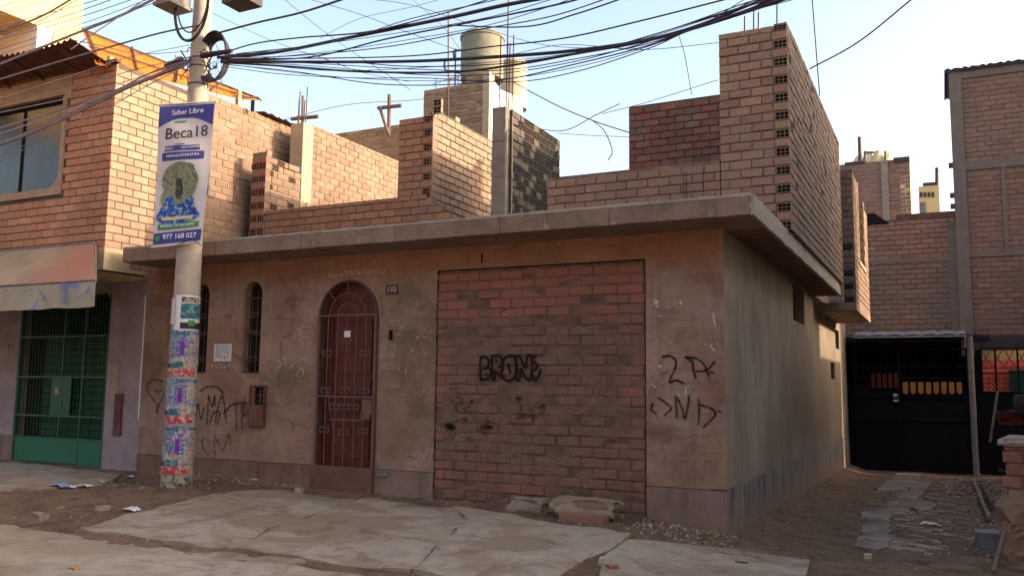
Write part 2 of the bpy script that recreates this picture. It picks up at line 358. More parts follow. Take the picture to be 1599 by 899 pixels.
M['cable_thin'] = mat_plain('cable_thin', (.09, .075, .10), .6, bump=0)
M['box_grey'] = mk_rust('box_grey', (.20, .20, .19), (.12, .08, .06))
M['rebar'] = mat_plain('rebar_steel', (.09, .055, .05), .7, metal=.3)
M['white'] = mat_plain('white_paint', (.78, .76, .74), .8, .05, 2)
M['yellow_far'] = mat_plain('yellow_far', (.62, .46, .22), .9, .12, 1)
M['tank'] = mat_concrete('tank_cement', (.20, .20, .155), (.13, .135, .105), bump=.3)
M['tank_cream'] = mat_concrete('tank_cream', (.58, .48, .31), (.44, .36, .24), bump=.2)
M['paper'] = mat_plain('paper', (.68, .66, .66), .8, .06, 20, bump=0)
M['ink'] = mat_plain('ink', (.05, .05, .07), .8, bump=0)
M['pink'] = mat_plain('pink_wall', (.78, .21, .20), .9, .15, 2)
M['teal'] = mat_plain('teal_board', (.008, .05, .055), .8)
M['amber'] = mk_rust('amber_plate', (.50, .21, .05), (.36, .15, .05), .4, .7)
M['redplate'] = mk_rust('red_plate', (.09, .018, .01), (.10, .03, .02), .4, .7)
M['galv'] = mat_plain('galvanised_sheet', (.26, .25, .24), .55, .35, 4, metal=.3)
def mk_spray(name, c, lo, hi, strength=1.0, sc=26):
    n = N(name, .9); n.col(c); n.b.inputs['Specular IOR Level'].default_value = .1
    tr = n.t.nodes.new('ShaderNodeBsdfTransparent'); mx = n.t.nodes.new('ShaderNodeMixShader')
    f = n.math('MULTIPLY', n.mask(n.noise(sc, 5, .7), lo, hi), strength)
    n.link(f, mx.inputs[0]); n.link(tr.outputs[0], mx.inputs[1]); n.link(n.b.outputs[0], mx.inputs[2])
    n.link(mx.outputs[0], n.t.nodes['Material Output'].inputs[0]); return n.mat
M['spray'] = mk_spray('black_spray', (.018, .014, .014), .25, .5)
M['spray_mid'] = mk_spray('black_spray_thin', (.022, .018, .018), .26, .6, .85)
M['spray_faint'] = mk_spray('grey_spray_faint', (.06, .055, .055), .35, .75, .55)
M['spray_faint2'] = mk_spray('black_spray_worn', (.03, .025, .025), .22, .62, .7)
M['soot'] = mk_spray('dark_smudge', (.025, .02, .018), .45, .68, .75, 9)
M['bluemark'] = mk_spray('blue_paint_mark', (.08, .16, .42), .35, .65, .75, 14)
M['chalk'] = mk_spray('chalk', (.60, .46, .38), .34, .58, .85, 40)
M['chalk_strong'] = mk_spray('chalk_strong', (.72, .66, .62), .3, .55, .85, 40)
def mk_poster(name, cols, seed, scale, streak):
    n = N(name, .6)
    wv = n.mapv((1, 1, streak), (seed, seed*.37, seed*1.7))
    vo = n.t.nodes.new('ShaderNodeTexVoronoi'); vo.inputs['Scale'].default_value = scale; n.link(wv, vo.inputs['Vector'])
    sx = n.t.nodes.new('ShaderNodeSeparateColor'); n.link(vo.outputs['Color'], sx.inputs[0])
    k = n.math('FRACT', n.math('ADD', sx.outputs[0], n.math('MULTIPLY', n.noise(6, 3, .6), 1.3)))
    c = n.ramp(k, [((i+.0)/len(cols), q) for i, q in enumerate(cols)], 'CONSTANT')
    c = n.mix(n.mask(n.noise(50, 2, .5, vec=n.mapv((1, 1, 3), (seed, 0, 0))), .54, .58), c, (.55, .52, .50))
    c = n.mix(n.mask(n.noise(70, 2, .5, vec=n.mapv((.7, .7, 2.6), (3+seed, 0, 0))), .58, .61), c, (.03, .025, .06))
    c = n.mix(n.math('MULTIPLY', n.mask(n.noise(9, 5, .7), .5, .7), .4), c, (.16, .12, .10))
    n.col(c); return n.mat
M['poster'] = mk_poster('poster_blue', [(.04, .12, .36), (.04, .26, .36), (.20, .05, .34), (.48, .45, .46), (.03, .08, .26), (.30, .10, .30), (.10, .28, .22)], 0.0, 9, 2.0)
M['poster_warm'] = mk_poster('poster_warm', [(.48, .42, .30), (.42, .20, .10), (.50, .46, .38), (.15, .20, .30), (.46, .38, .24), (.40, .30, .34)], 4.0, 10, 2.4)
M['red_strip'] = mk_rust('red_strip', (.42, .05, .06), (.55, .42, .38), .5, .58, .6, 0, 22)
M['dark_olive'] = mat_plain('dark_olive_print', (.05, .06, .045), .6, .6, 30, bump=0)
M['violet'] = mat_plain('violet_print', (.17, .03, .34), .6, .3, 30, bump=0)
M['peeled'] = mk_rust('peeled_paper', (.36, .32, .22), (.06, .07, .06), .48, .56, .8, 0, 14)
M['teal_print'] = mk_rust('teal_print', (.02, .13, .18), (.28, .42, .42), .5, .6, .6, 0, 18)
M['blue_print'] = mat_plain('blue_print', (.055, .06, .27), .55, .1, 10, bump=0)
M['banner_white'] = mat_plain('banner_white', (.60, .57, .58), .6, .05, 5, bump=0)
M['banner_green'] = mat_plain('banner_green', (.06, .28, .08), .6, bump=0)
M['print_white'] = mat_plain('print_white', (.75, .75, .78), .6, .03, bump=0)
M['print_black'] = mat_plain('print_black', (.03, .03, .045), .6, bump=0)
M['rock'] = mat_concrete('rubble_concrete', (.30, .235, .175), (.16, .115, .08), bump=1.0, sc=5)
M['rock_pale'] = mat_plain('pale_stone', (.42, .36, .29), .9, .3, 20, bump=.6)
M['bag_white'] = mat_plain('plastic_white', (.60, .60, .62), .4, .15, 20)
M['bag_blue'] = mat_plain('plastic_blue', (.16, .30, .55), .4, .3, 20)
M['brick_red'] = mat_brick('brick_eroded', [(.30, .12, .08), (.36, .17, .11), (.25, .10, .075)], (.22, .15, .11), .5, .75, bump=.9)
# ------------------------------------------------------------------ geometry helpers
def pt_y(c):  # wall facing -Y with its face at y=c : (u, depth inwards, z)
    return lambda u, d, z: (u, c+d, z)
def pt_x(c):  # wall facing +X with its face at x=c
    return lambda u, d, z: (c-d, u, z)
def brick(mb, pt, u0, u1, z0, z1, d0=0.0, d1=.03, m=0, inset=.004, jit=.003):
    j = lambda: random.uniform(-jit, jit)
    o = random.uniform(-jit, jit)*.8
    fr = [pt(u0+inset+j(), d0+o+j()*.4, z0+inset+j()*.6), pt(u1-inset+j(), d0+o+j()*.4, z0+inset+j()*.6), pt(u1-inset+j(), d0+o+j()*.4, z1-inset+j()*.6), pt(u0+inset+j(), d0+o+j()*.4, z1-inset+j()*.6)]
    md = d0+.006
    mid = [pt(u0, md, z0), pt(u1, md, z0), pt(u1, md, z1), pt(u0, md, z1)]
    bk = [pt(u0, d1, z0), pt(u1, d1, z0), pt(u1, d1, z1), pt(u0, d1, z1)]
    fs = [(0,1,2,3)]
    for b in (0, 4):
        for k in range(4):
            k2 = (k+1) % 4; fs.append((b+k2, b+k, b+4+k, b+4+k2))
    mb.add(fr+mid+bk, fs, m)
def cell_brick(mb, pt, u0, u1, z0, z1, nu=3, nz=2, m=0, mh=2, d=.0):
    def bx(a, b, da, db, za, zb, mm):
        p = [pt(a, da, za), pt(b, da, za), pt(b, db, za), pt(a, db, za), pt(a, da, zb), pt(b, da, zb), pt(b, db, zb), pt(a, db, zb)]
        mb.hexa(p, mm)
    bx(u0+.002, u1-.002, d+.0105, d+.0114, z0+.002, z1-.002, mh)  # dark plate paints the cell's inner shade just ahead of the backing
    t = .006
    bx(u0, u0+t, d, d+.05, z0, z1, m); bx(u1-t, u1, d, d+.05, z0, z1, m)
    bx(u0+t, u1-t, d+.0005, d+.05, z0, z0+t, m); bx(u0+t, u1-t, d+.0005, d+.05, z1-t, z1, m)
    for i in range(1, nu):
        c = u0+t+(u1-u0-2*t)*i/nu; bx(c-.002, c+.002, d+.002, d+.03, z0+t, z1-t, m)
    for i in range(1, nz):
        c = z0+t+(z1-z0-2*t)*i/nz; bx(u0+t, u1-t, d+.003, d+.03, c-.0025, c+.0025, m)
def brick_face(mb, pt, u0, u1, z0, z1, L=.235, H=.086, J=.013, top=None, bottom=None, cells=None, cellrow=None, miss=0.0, m=0, mh=2, half=None, inset=.004, jit=.003, start=0, cellprob=0.0, hole=None):
    """courses of single bricks over a face; cells: (u_a, u_b) end strip shown as hollow brick ends on every second course"""
    row = 0; z = z0
    while z + H*.6 < z1:
        zt = min(z+H, z1)
        a, b = u0, u1
        end = None
        if cells and (row % 2 == start):
            end = cells
            if cells[0] <= u0+.001: a = cells[1]+J
            else: b = cells[0]-J
        u = a - (L+J)*(.5 if row % 2 else 0.0) - random.uniform(0, .02)
        while u < b-.001:
            ua, ub = max(u, a), min(u+L, b)
            if ub-ua > .03:
                mid = (ua+ub)/2
                ok = (top is None or zt <= top(mid)+.02) and (bottom is None or z >= bottom(mid)-.02) and random.random() >= miss
                if hole and hole(mid, (z+zt)/2): ok = False
                if ok:
                    if cellprob and random.random() < cellprob and ub-ua > .12:
                        cell_brick(mb, pt, ua, ua+min(.14, ub-ua), z, zt, 3, 2, m, mh)
                        if ub-ua > .17: brick(mb, pt, ua+.15, ub, z, zt, m=m, inset=inset, jit=jit)
                    else: brick(mb, pt, ua, ub, z+random.uniform(-.001, .001), zt, m=m, inset=inset, jit=jit)
            u += L+J
        if end and (top is None or zt <= top((end[0]+end[1])/2)+.02):
            cell_brick(mb, pt, end[0], end[1], z, zt, 3, 2, m, mh)
        z += H+J; row += 1
def backing(mb, pt, u0, u1, z0, z1, d0, d1, m=1):
    p = [pt(u0, d0, z0), pt(u1, d0, z0), pt(u1, d1, z0), pt(u0, d1, z0), pt(u0, d0, z1), pt(u1, d0, z1), pt(u1, d1, z1), pt(u0, d1, z1)]
    mb.hexa(p, m)
def plate(mb, pt, outer, holes, d0, d1, m=0, mr=None):
    """flat wall with openings: outer and holes are (u,z) loops"""
    mr = m if mr is None else mr
    loops = [[Vector((u, z, 0)) for u, z in lp] for lp in [outer]+holes]
    tri = tessellate_polygon(loops)
    flat = [p for lp in loops for p in lp]
    f3 = [pt(p.x, d0, p.y) for p in flat]; b3 = [pt(p.x, d1, p.y) for p in flat]
    fs = []
    for t in tri:
        a, b, c = (flat[i] for i in t)
        if (b-a).cross(c-a).z < 0: t = t[::-1]
        fs.append(tuple(t))
    mb.add(f3, fs, m); mb.add(b3, [t[::-1] for t in fs], m)
    k = 0
    for li, lp in enumerate(loops):
        n = len(lp); area = sum(lp[i].x*lp[(i+1) % n].y-lp[(i+1) % n].x*lp[i].y for i in range(n))
        vs = [pt(p.x, d0, p.y) for p in lp]+[pt(p.x, d1, p.y) for p in lp]
        q = []
        for i in range(n):
            j = (i+1) % n
            ccw = (area > 0) == (li == 0)
            q.append((j, i, n+i, n+j) if ccw else (i, j, n+j, n+i))
        mb.add(vs, q, mr if li else m)
def arch(u0, u1, z0, zs, n=16):
    r = (u1-u0)/2; c = (u0+u1)/2
    return [(u0, z0), (u1, z0)] + [(c+r*math.cos(math.pi*i/n), zs+r*math.sin(math.pi*i/n)) for i in range(n+1)]
def ribbon(mb, pts, wdt, m=0, off=.004):
    """paint stroke on the y=0 facade from (u,z) points"""
    for i in range(len(pts)-1):
        (a, b), (c, d) = pts[i], pts[i+1]
        L = math.hypot(c-a, d-b)
        if L < 1e-5: continue
        nx, nz = -(d-b)/L*wdt/2, (c-a)/L*wdt/2; ex, ez = (c-a)/L*wdt*.3, (d-b)/L*wdt*.3
        y = -off-.0004*(i % 5)
        mb.add([(a-ex-nx, y, b-ez-nz), (a-ex+nx, y, b-ez+nz), (c+ex+nx, y, d+ez+nz), (c+ex-nx, y, d+ez-nz)], [(0, 1, 2, 3)], m)
def strokes(name, parent, lines, wdt, mat, off=.004, label=None, yy=0.0):
    """lines given as sight-line pixels on the facade plane"""
    mb = MB()
    for k, ln in enumerate(lines):
        pp = [P(px, py, y=yy) for px, py in ln]
        # smooth
        q = catmull([(p.x, p.z, 0) for p in pp], 5) if len(pp) > 2 else [Vector((p.x, p.z, 0)) for p in pp]
        ribbon(mb, [(v[0], v[1]) for v in q], wdt, off=off+.0022*(k % 3))
    o = mb.build(name, mat, parent)
    if label: o['label'] = label
    return o
def catmull(p, n=6):
    p = [Vector(q) for q in p]
    if len(p) < 3: return p
    out = []
    for i in range(len(p)-1):
        a = p[i-1] if i else p[0]*2-p[1]; b, c = p[i], p[i+1]; d = p[i+2] if i+2 < len(p) else p[-1]*2-p[-2]
        for k in range(n):
            t = k/n
            out.append(.5*((2*b)+(c-a)*t+(2*a-5*b+4*c-d)*t*t+(3*b-a-3*c+d)*t**3))
    out.append(p[-1]); return out
def text_mesh(s, size, M4, mat, name, parent, ext=.0015):
    cu = bpy.data.curves.new('t', 'FONT'); cu.body = s; cu.size = size; cu.extrude = ext; cu.align_x = 'CENTER'; cu.align_y = 'CENTER'
    o = bpy.data.objects.new('t', cu); COL.objects.link(o); bpy.context.view_layer.update()
    me = bpy.data.meshes.new_from_object(o.evaluated_get(bpy.context.evaluated_depsgraph_get()))
    bpy.data.objects.remove(o); me.name = name
    off = Matrix.Translation(-Vector(parent['org'])) if parent else Matrix()
    me.transform(off @ M4); me.materials.clear(); me.materials.append(mat)
    r = bpy.data.objects.new(name, me); COL.objects.link(r); r['org'] = tuple(parent['org']) if parent else (0, 0, 0)
    if parent: r.parent = parent
    return r
def frame_mat(o, u, v):   # matrix with local x=u, y=v
    u = Vector(u).normalized(); v = Vector(v).normalized(); n = u.cross(v)
    return Matrix.Translation(o) @ Matrix((u, v, n)).transposed().to_4x4()
def sst(a, b, v):
    t = max(0.0, min(1.0, (v-a)/(b-a))); return t*t*(3-2*t)
# ------------------------------------------------------------------ the ground
def G0(x, y):
    lot = .185 + .012*max(0, -x-3)                       # pavement level along the facade, rising to the left
    if y < 0: lot -= .052*min(-y, 3.2) if x > -5.5 else .052*min(-y, 3.2)*(1.0)
    lane = -.02-.016*max(0, min(y, 12))
    if y < 0: lane += .0*y
    k = sst(-.95, .35, x)
    return lot*(1-k)+lane*k
def G(x, y):
    z = G0(x, y)
    if y > .3 and x < -.3: z = min(z, .1)
    p = Vector((x, y, 0))
    a = .018 if (x > .3 or x < -4.5 or y > -.4) else .012
    if -14 < y < 14 and abs(x) < 16:
        z += a*noise.noise(p*1.3)+a*.6*noise.noise(p*4.1)+.006*noise.noise(p*11)
        # heap of soil at the house corner and ridge along the side wall
        z += .07*math.exp(-((x+.05)**2/.10+(y+.12)**2/.03))
        z += .05*math.exp(-(x-.05)**2/.05)*sst(-.2, .6, y)*(1 if y < 11 else 0)
        # soil against the facade left of the door and round the pole
        z += .05*math.exp(-((x+6.0)**2/.8+(y+.05)**2/.05))
        z += .05*math.exp(-((x+5.98)**2+(y+.75)**2)/.08)
        # gutter rut left of the pole
        z -= .06*math.exp(-((y+.62-.12*(x+8))**2)/.03)*sst(-6.6, -7.0, x)
    return z
def GP(px, py):
    z = .05
    for _ in range(12):
        p = P(px, py, z=z); z = G0(p.x, p.y)
    return p
def axis(lo, hi, step, far):
    a = []; v = lo
    while v < hi: a.append(v); v += step
    a.append(hi); s = step
    while a[-1] < far: s *= 1.5; a.append(a[-1]+s)
    s = step; b = []; v = lo
    while v > -far: s *= 1.5; v -= s; b.append(v)
    return b[::-1]+a
xs = axis(-9.5, 3.6, .055, 260); ys = axis(-5, 12.2, .06, 320)
mb = MB(); vs = [(x, y, G(x, y)) for y in ys for x in xs]; nx = len(xs)
mb.add(vs, [(j*nx+i, j*nx+i+1, (j+1)*nx+i+1, (j+1)*nx+i) for j in range(len(ys)-1) for i in range(nx-1)], 0, True)
tag(mb.build('ground', M['dirt']), kind='structure')
def rough_poly(pts, amp=.03, step=.12, seed=0):
    out = []
    n = len(pts)
    for i in range(n):
        a, b = Vector(pts[i]).to_2d(), Vector(pts[(i+1) % n]).to_2d(); L = (b-a).length; k = max(1, int(L/step)); nn = Vector((-(b-a).y, (b-a).x)).normalized()
        for j in range(k):
            p = a.lerp(b, j/k); w_ = amp*(noise.noise(Vector((p.x*3+seed, p.y*3, seed)))*1.2+noise.noise(Vector((p.x*11, p.y*11, seed)))*.5)
            out.append(p+nn*w_)
    return out
def slab(name, pts, rise, mat, thick=.12, amp=.03, grid=.14, parent=None, seed=0, wob=.006, tilt=0):
    b2 = rough_poly(pts, amp, .1, seed)
    nb = len(b2); vs = [Vector((p.x, p.y)) for p in b2]; ed = [(i, (i+1) % nb) for i in range(nb)]
    x0, x1 = min(p.x for p in b2), max(p.x for p in b2); y0, y1 = min(p.y for p in b2), max(p.y for p in b2)
    x = x0
    while x < x1:
        y = y0
        while y < y1: vs.append(Vector((x+random.uniform(-.02, .02), y+random.uniform(-.02, .02)))); y += grid
        x += grid
    r = delaunay_2d_cdt(vs, ed, [list(range(nb))], 1, 1e-5)
    V, Fc = r[0], r[2]
    def dist_edge(p): return min((p-q_).length for q_ in b2)
    top = [(p.x, p.y, G0(p.x, p.y)+rise+wob*(noise.noise(Vector((p.x*1.1, p.y*1.9, 5+seed)))+.7*noise.noise(Vector((p.x*3.3, p.y*5, 9)))+.35*noise.noise(Vector((p.x*11, p.y*13, 2))))-(rise*.9 if wob > .01 else 0)*max(0, 1-dist_edge(p)/.16)*(.5+.9*noise.noise(Vector((p.x*2.2, p.y*2.2, 1))))+tilt*(p.x-x0)) for p in V]
    m = MB()
    fs = []
    for f in Fc:
        a, b_, c = (V[i] for i in f[:3])
        fs.append(tuple(f) if (b_-a).cross(c-a) > 0 else tuple(f)[::-1])
    m.add(top, fs, 0)
    # edge skirt
    cnt = {}
    for f in fs:
        for i in range(len(f)):
            e = (f[i], f[(i+1) % len(f)]); cnt[e] = 1
    for (i, j) in list(cnt):
        if (j, i) not in cnt:
            a, b_ = Vector(top[i]), Vector(top[j])
            m.add([a, b_, b_-Vector((0, 0, thick)), a-Vector((0, 0, thick))], [(1, 0, 3, 2)], 0)
    return m.build(name, mat, parent)
def GPs(l): return [GP(*p).to_2d() for p in l]
for sd, rise, pl0 in ((3, .035, [(125, 828), (250, 792), (330, 776), (420, 768), (500, 775), (560, 780), (505, 800), (440, 822), (395, 843), (345, 858), (280, 852), (200, 838)]),
                      (4, .030, [(563, 780), (640, 788), (700, 795), (725, 812), (700, 842), (672, 868), (640, 893), (560, 885), (480, 876), (400, 862), (350, 858), (398, 845), (444, 824), (508, 802)]),
                      (5, .040, [(704, 796), (790, 806), (870, 820), (985, 836), (955, 860), (915, 872), (885, 893), (850, 915), (760, 915), (644, 894), (676, 869), (704, 843), (729, 813)]),
                      (8, .022, [(285, 866), (345, 862), (420, 868), (478, 880), (452, 884), (380, 876)])):
    tag(slab('pavement', GPs(pl0), rise, M['sidewalk'], seed=sd, amp=.028, grid=.075, wob=.024), kind='structure')
tag(slab('pavement', GPs([(135, 828), (255, 795), (330, 779), (420, 771), (500, 777), (600, 786), (700, 798), (790, 809), (870, 822), (970, 836), (945, 858), (900, 875), (850, 905), (760, 905), (640, 889), (560, 881), (480, 872), (400, 858), (280, 849)]), .012, M['sidewalk'], seed=31, amp=.02, grid=.09, wob=.012), kind='structure')
E1 = GPs([(-60, 815), (60, 828), (130, 838), (270, 862), (400, 876), (480, 890), (600, 905), (700, 930), (900, 1000), (500, 1100), (-300, 1100)])
tag(slab('road', E1, .018, M['road'], seed=9, amp=.05, grid=.12, wob=.018), kind='structure')
E2 = GPs([(-120, 735), (0, 722), (100, 730), (190, 742), (160, 757), (60, 765), (-120, 772)])
tag(slab('path', E2, .03, M['sidewalk'], seed=5, amp=.06, grid=.09, wob=.022), kind='structure')
E3 = GPs([(982, 847), (1060, 853), (1150, 862), (1265, 879), (1258, 905), (1200, 960), (1000, 950), (930, 925), (945, 872)])
mh = slab('manhole_slab', E3, .03, M['sidewalk'], seed=6, amp=.008, wob=.002)
tag(mh, 'flat concrete slab with a small lifting slot in front of the house corner', 'concrete slab')
q = GP(1158, 884); mb = MB(); mb.box((q.x-.05, q.y-.008, G0(q.x, q.y)+.02), (q.x+.05, q.y+.008, G0(q.x, q.y)+.037)); mb.build('lifting_slot', M['hole'], mh)
for k, (poly, lb) in enumerate([
    ([(1398, 742), (1438, 738), (1432, 760), (1405, 768), (1365, 770)], 'cracked paving slab farthest up the alley beside the dark gate'),
    ([(1440, 750), (1460, 752), (1440, 772), (1418, 802), (1375, 800), (1408, 772)], 'long worn paving slab in the middle of the alley'),
    ([(1380, 795), (1395, 800), (1390, 815), (1340, 812), (1345, 803)], 'small broken slab edge in the middle alley strip'),
    ([(1352, 818), (1392, 818), (1384, 856), (1370, 862), (1333, 853)], 'nearest worn grey paving slab in the dirt alley'),
    ([(1420, 795), (1450, 780), (1462, 790), (1440, 805)], 'thin broken concrete patch right of the middle alley slab')]):
    tag(slab('paving_slab', GPs(poly), .030, M['lane_slab'], seed=20+k, amp=.05, thick=.05, grid=.06, wob=.013), lb, 'paving slab', 'worn slabs down the alley')
# ------------------------------------------------------------------ main house
ZS, ZT = 2.846, 3.032           # underside and top of the roof slab
XL, XR = -7.5, 0.0
house = thing('brick_house', 'low brown stucco house with arched door, bricked-up opening and unfinished brick upper floor', 'house', (-3.7, 0, 0))
FY = pt_y(0.0)
door_hole = arch(-4.67, -3.83, .185, 2.13)
win_holes = [arch(-6.68, -6.40, 1.49, 2.47, 12), arch(-5.84, -5.54, 1.49, 2.45, 12)]
inf = [(-3.085, -.1), (-.75, -.1), (-.75, 2.605), (-3.085, 2.605)]
mb = MB(); plate(mb, FY, [(XL, .46), (-4.67, .46)] + arch(-4.67, -3.83, .185, 2.13)[2:][::-1] + [(-3.83, .46), (-3.085, .46), (-3.085, 2.605), (-.75, 2.605), (-.75, .46), (XR, .46), (XR, ZS), (XL, ZS)], win_holes, 0, .16)
fw = mb.build('front_wall', M['stucco'], house)
mb = MB()
mb.box((XL, -.008, -.3), (-4.672, .16, .455), 0); mb.build('wall_base', M['dado_brown'], house)
for xa, xb in ((-3.828, -3.088), (-.75, .0)): mb = MB(); mb.box((xa, -.006, -.3), (xb, .16, .455)); mb.build('wall_base', M['dado_front'], house)['label'] = 'mauve grey wall base beside the bricked-up opening'
def rect(a, b, c, d): return [(a, c), (b, c), (b, d), (a, d)]
VENTS = [(4.06, 5.09, 2.30, 2.80), (8.15, 8.72, 1.58, 1.87), (9.0, 9.6, 2.15, 2.5)]
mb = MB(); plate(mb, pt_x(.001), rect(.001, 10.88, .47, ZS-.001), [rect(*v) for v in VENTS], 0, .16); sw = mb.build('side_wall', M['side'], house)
for v in VENTS: mb = MB(); mb.box((-.16, v[0], v[2]), (-.13, v[1], v[3])); mb.box((-.13, (v[0]+v[1])/2-.01, v[2]), (-.11, (v[0]+v[1])/2+.01, v[3])); mb.build('vent_opening', M['black_metal'], house)
mb = MB(); mb.box((-.15, .0, -.6), (.012, 10.87, .466)); mb.build('wall_base', M['dado_side'], house)['label'] = 'stained blue-grey base of the side wall'
mb = MB(); mb.box((XL+.02, 10.6, -.5), (-.17, 10.8, ZS)); mb.box((XL+.02, .2, -.5), (XL+.2, 10.6, ZS)); mb.build('rear_wall', M['side'], house)
# roof slab with worn edge
mb = MB()
def slab_edge(mb):
    x0, x1, y0 = -7.34, .382, -.54
    n = 90
    for i in range(n):
        a, b = x0+(x1-x0)*i/n, x0+(x1-x0)*(i+1)/n
    return
nn = 260; prof = []
for i in range(nn+1):
    x = -7.34+7.70*i/nn; a = noise.noise(Vector((x*2.3, 0, 7))); b = noise.noise(Vector((x*13, 3, 7))); c_ = noise.noise(Vector((x*5, 9, 1)))
    chip = -.022 if noise.noise(Vector((x*7, 1, 33))) > .42 else 0
    prof.append([(x, .17, ZS), (x, -.53, ZS+.002), (x, -.541+.005*a+.003*b, ZS+.008+.008*c_-chip*.6), (x, -.540+.006*c_, ZS+.09), (x, -.543+.005*b, ZT-.02), (x, -.53-chip*.5, ZT+.004*b+chip*.4), (x, .17, ZT)])
vs = [p for r_ in prof for p in r_]
mb.add(vs, [(i*7+k, (i+1)*7+k, (i+1)*7+k+1, i*7+k+1)[::-1] for i in range(nn) for k in range(6)], 0, False)
mb.add(prof[0], [tuple(range(7))], 0); mb.add(prof[-1], [tuple(range(7))[::-1]], 0)
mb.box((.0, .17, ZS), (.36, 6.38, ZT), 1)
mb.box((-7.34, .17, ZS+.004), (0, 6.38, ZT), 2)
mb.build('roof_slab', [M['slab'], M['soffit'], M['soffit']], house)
mb = MB()
# rough cast face on the alley side and crumbling lip on the front edge
ny = 60
for i in range(ny):
    a, b = -.541+6.92*i/ny, -.541+6.92*(i+1)/ny
    j = lambda t: .012*noise.noise(Vector((t*3, 1, 2)))
    mb.add([(.36, a, ZS-.004), (.382+j(a), a, ZS+.004), (.378+j(a*1.7+3), a, ZT+j(a)*.7), (.34, a, ZT+.006),
            (.36, b, ZS-.004), (.382+j(b), b, ZS+.004), (.378+j(b*1.7+3), b, ZT+j(b)*.7), (.34, b, ZT+.006)],
           [(0, 4, 5, 1), (1, 5, 6, 2), (2, 6, 7, 3)], 0)
mb.add([(.36, -.541, ZS-.004), (.382, -.541, ZS+.004), (.378, -.541, ZT), (.34, -.541, ZT+.006)], [(0, 1, 2, 3)], 0)
mb.build('slab_rim', M['slab_edge'], house)
mb = MB(); n = 120
for i in range(n):
    a, b = -7.34+7.7*i/n, -7.34+7.7*(i+1)/n
    h = lambda t: ZT+.006+.009*noise.noise(Vector((t*5, 0, 9)))+.006*noise.noise(Vector((t*17, 0, 9)))
    mb.add([(a, -.546, ZT-.02), (b, -.546, ZT-.02), (b, -.543, h(b)), (a, -.543, h(a)), (a, -.50, h(a)), (b, -.50, h(b))], [(0, 1, 2, 3), (3, 2, 5, 4)], 0)
mb.build('mortar_lip', M['slab_edge'], house)
# exposed hollow bricks in the underside of the side overhang
for k in range(22):
    y = .15+k*.27
    if k % 9 == 8: continue
    mb = MB(); mb.box((.05, y, ZS-.014), (.31, y+.2, ZS+.003), 0)
    mb.build('soffit_brick', M['bk_dark'], house)
# bricked-up opening
mb = MB(); brick_face(mb, pt_y(.012), -3.075, -.765, .10, 2.585, L=.245, H=.087, J=.012, jit=.010, inset=.009, m=0)
backing(mb, pt_y(.012), -3.07, -.765, -.2, 2.59, .0065, .12, 1)
mb.build('infill_panel', [M['bk_infill'], M['mortar_infill']], house)
mb = MB()
for xj in (-3.081, -.757):
    z = .1
    while z < 2.59:
        if random.random() < .38: mb.box((xj-.004-random.uniform(0, .004), .003, z), (xj+.003+random.uniform(0, .004), .06, z+.05))
        z += .05
mb.build('panel_joint', M['crack'], house)
# dado score line and plaster seams
mb = MB(); mb.box((XL, -.004, .455), (-4.70, .02, .462)); mb.box((-3.8, -.003, .455), (-3.09, .02, .461)); mb.box((-.748, -.003, .455), (0, .02, .461)); mb.box((-.02, .03, .466), (.0, 10.8, .472)); mb.build('score_line', M['crack'], house)
# ---- door
door = MB(); 
door.add([], [])
pl = arch(-4.655, -3.845, .2, 2.13, 20)
plate(door, pt_y(.115), pl, [], 0, .04, 0)
dr = door.build('door', M['door_wood'], house)
mb = MB()
for (a, b, c, d) in [(-4.50, -4.27, .55, 1.18), (-4.22, -3.99, .55, 1.18), (-4.50, -3.99, 1.26, 1.42), (-4.50, -4.27, 1.5, 2.1), (-4.22, -3.99, 1.5, 2.1)]:
    mb.box((a, .100, c), (b, .118, d))
for u in (-4.56, -4.245, -3.93): mb.box((u-.02, .098, .3), (u+.02, .117, 2.15))
mb.build('door_panel', M['door_wood'], dr)
mb = MB()   # arched frame lining
R = .42; cx_ = -4.25
prev = None
for i in range(25):
    t = math.pi*i/24
    row = [(cx_+r_*math.cos(t), y_, 2.13+r_*math.sin(t)) for r_, y_ in ((R+.002, -.012), (R-.022, -.012), (R-.022, .10), (R+.002, .10))]
    if prev: mb.add(prev+row, [(0, 1, 5, 4), (1, 2, 6, 5), (2, 3, 7, 6)])
    prev = row
mb.box((cx_-R-.002, -.012, .2), (cx_-R+.022, .1, 2.13)); mb.box((cx_+R-.022, -.012, .2), (cx_+R+.002, .1, 2.13))
mb.build('door_frame', M['door_metal'], house)
gr = thing('security_grille', None, None, (cx_, -.02, .185)); gr.parent = house; gr.location = Vector((cx_, -.02, .185))-house.location
del gr['org']; gr['org'] = (cx_, -.02, .185)
mb = MB(); GY = -.022; a_, b_ = cx_-.395, cx_+.395
for u in (a_, b_): mb.box((u-.012, GY-.01, .19), (u+.012, GY+.014, 2.15))
for z in (2.15, 1.235): mb.box((a_, GY-.008, z-.009), (b_, GY+.012, z+.009))
mb.box((a_+.2, GY-.006, .97), (b_-.12, GY+.008, .985))
for r_ in (.395, .25, .135): mb.tube([(cx_+r_*math.cos(math.pi*i/20), GY, 2.15+r_*math.sin(math.pi*i/20)) for i in range(21)], .007, 5)
for t in (45, 90, 135): t = math.radians(t); mb.tube([(cx_+.25*math.cos(t), GY, 2.15+.25*math.sin(t)), (cx_+.4*math.cos(t), GY, 2.15+.4*math.sin(t))], .007, 5)
bars = [a_+.79*i/6 for i in range(1, 6)]
for u in bars: mb.tube([(u, GY, .46), (u, GY, 2.15)], .0065, 5)
mb.tube([(cx_-.05, GY-.01, 1.98), (cx_+.12, GY-.01, 1.45), (cx_+.17, GY-.01, 1.2)], .004, 4)
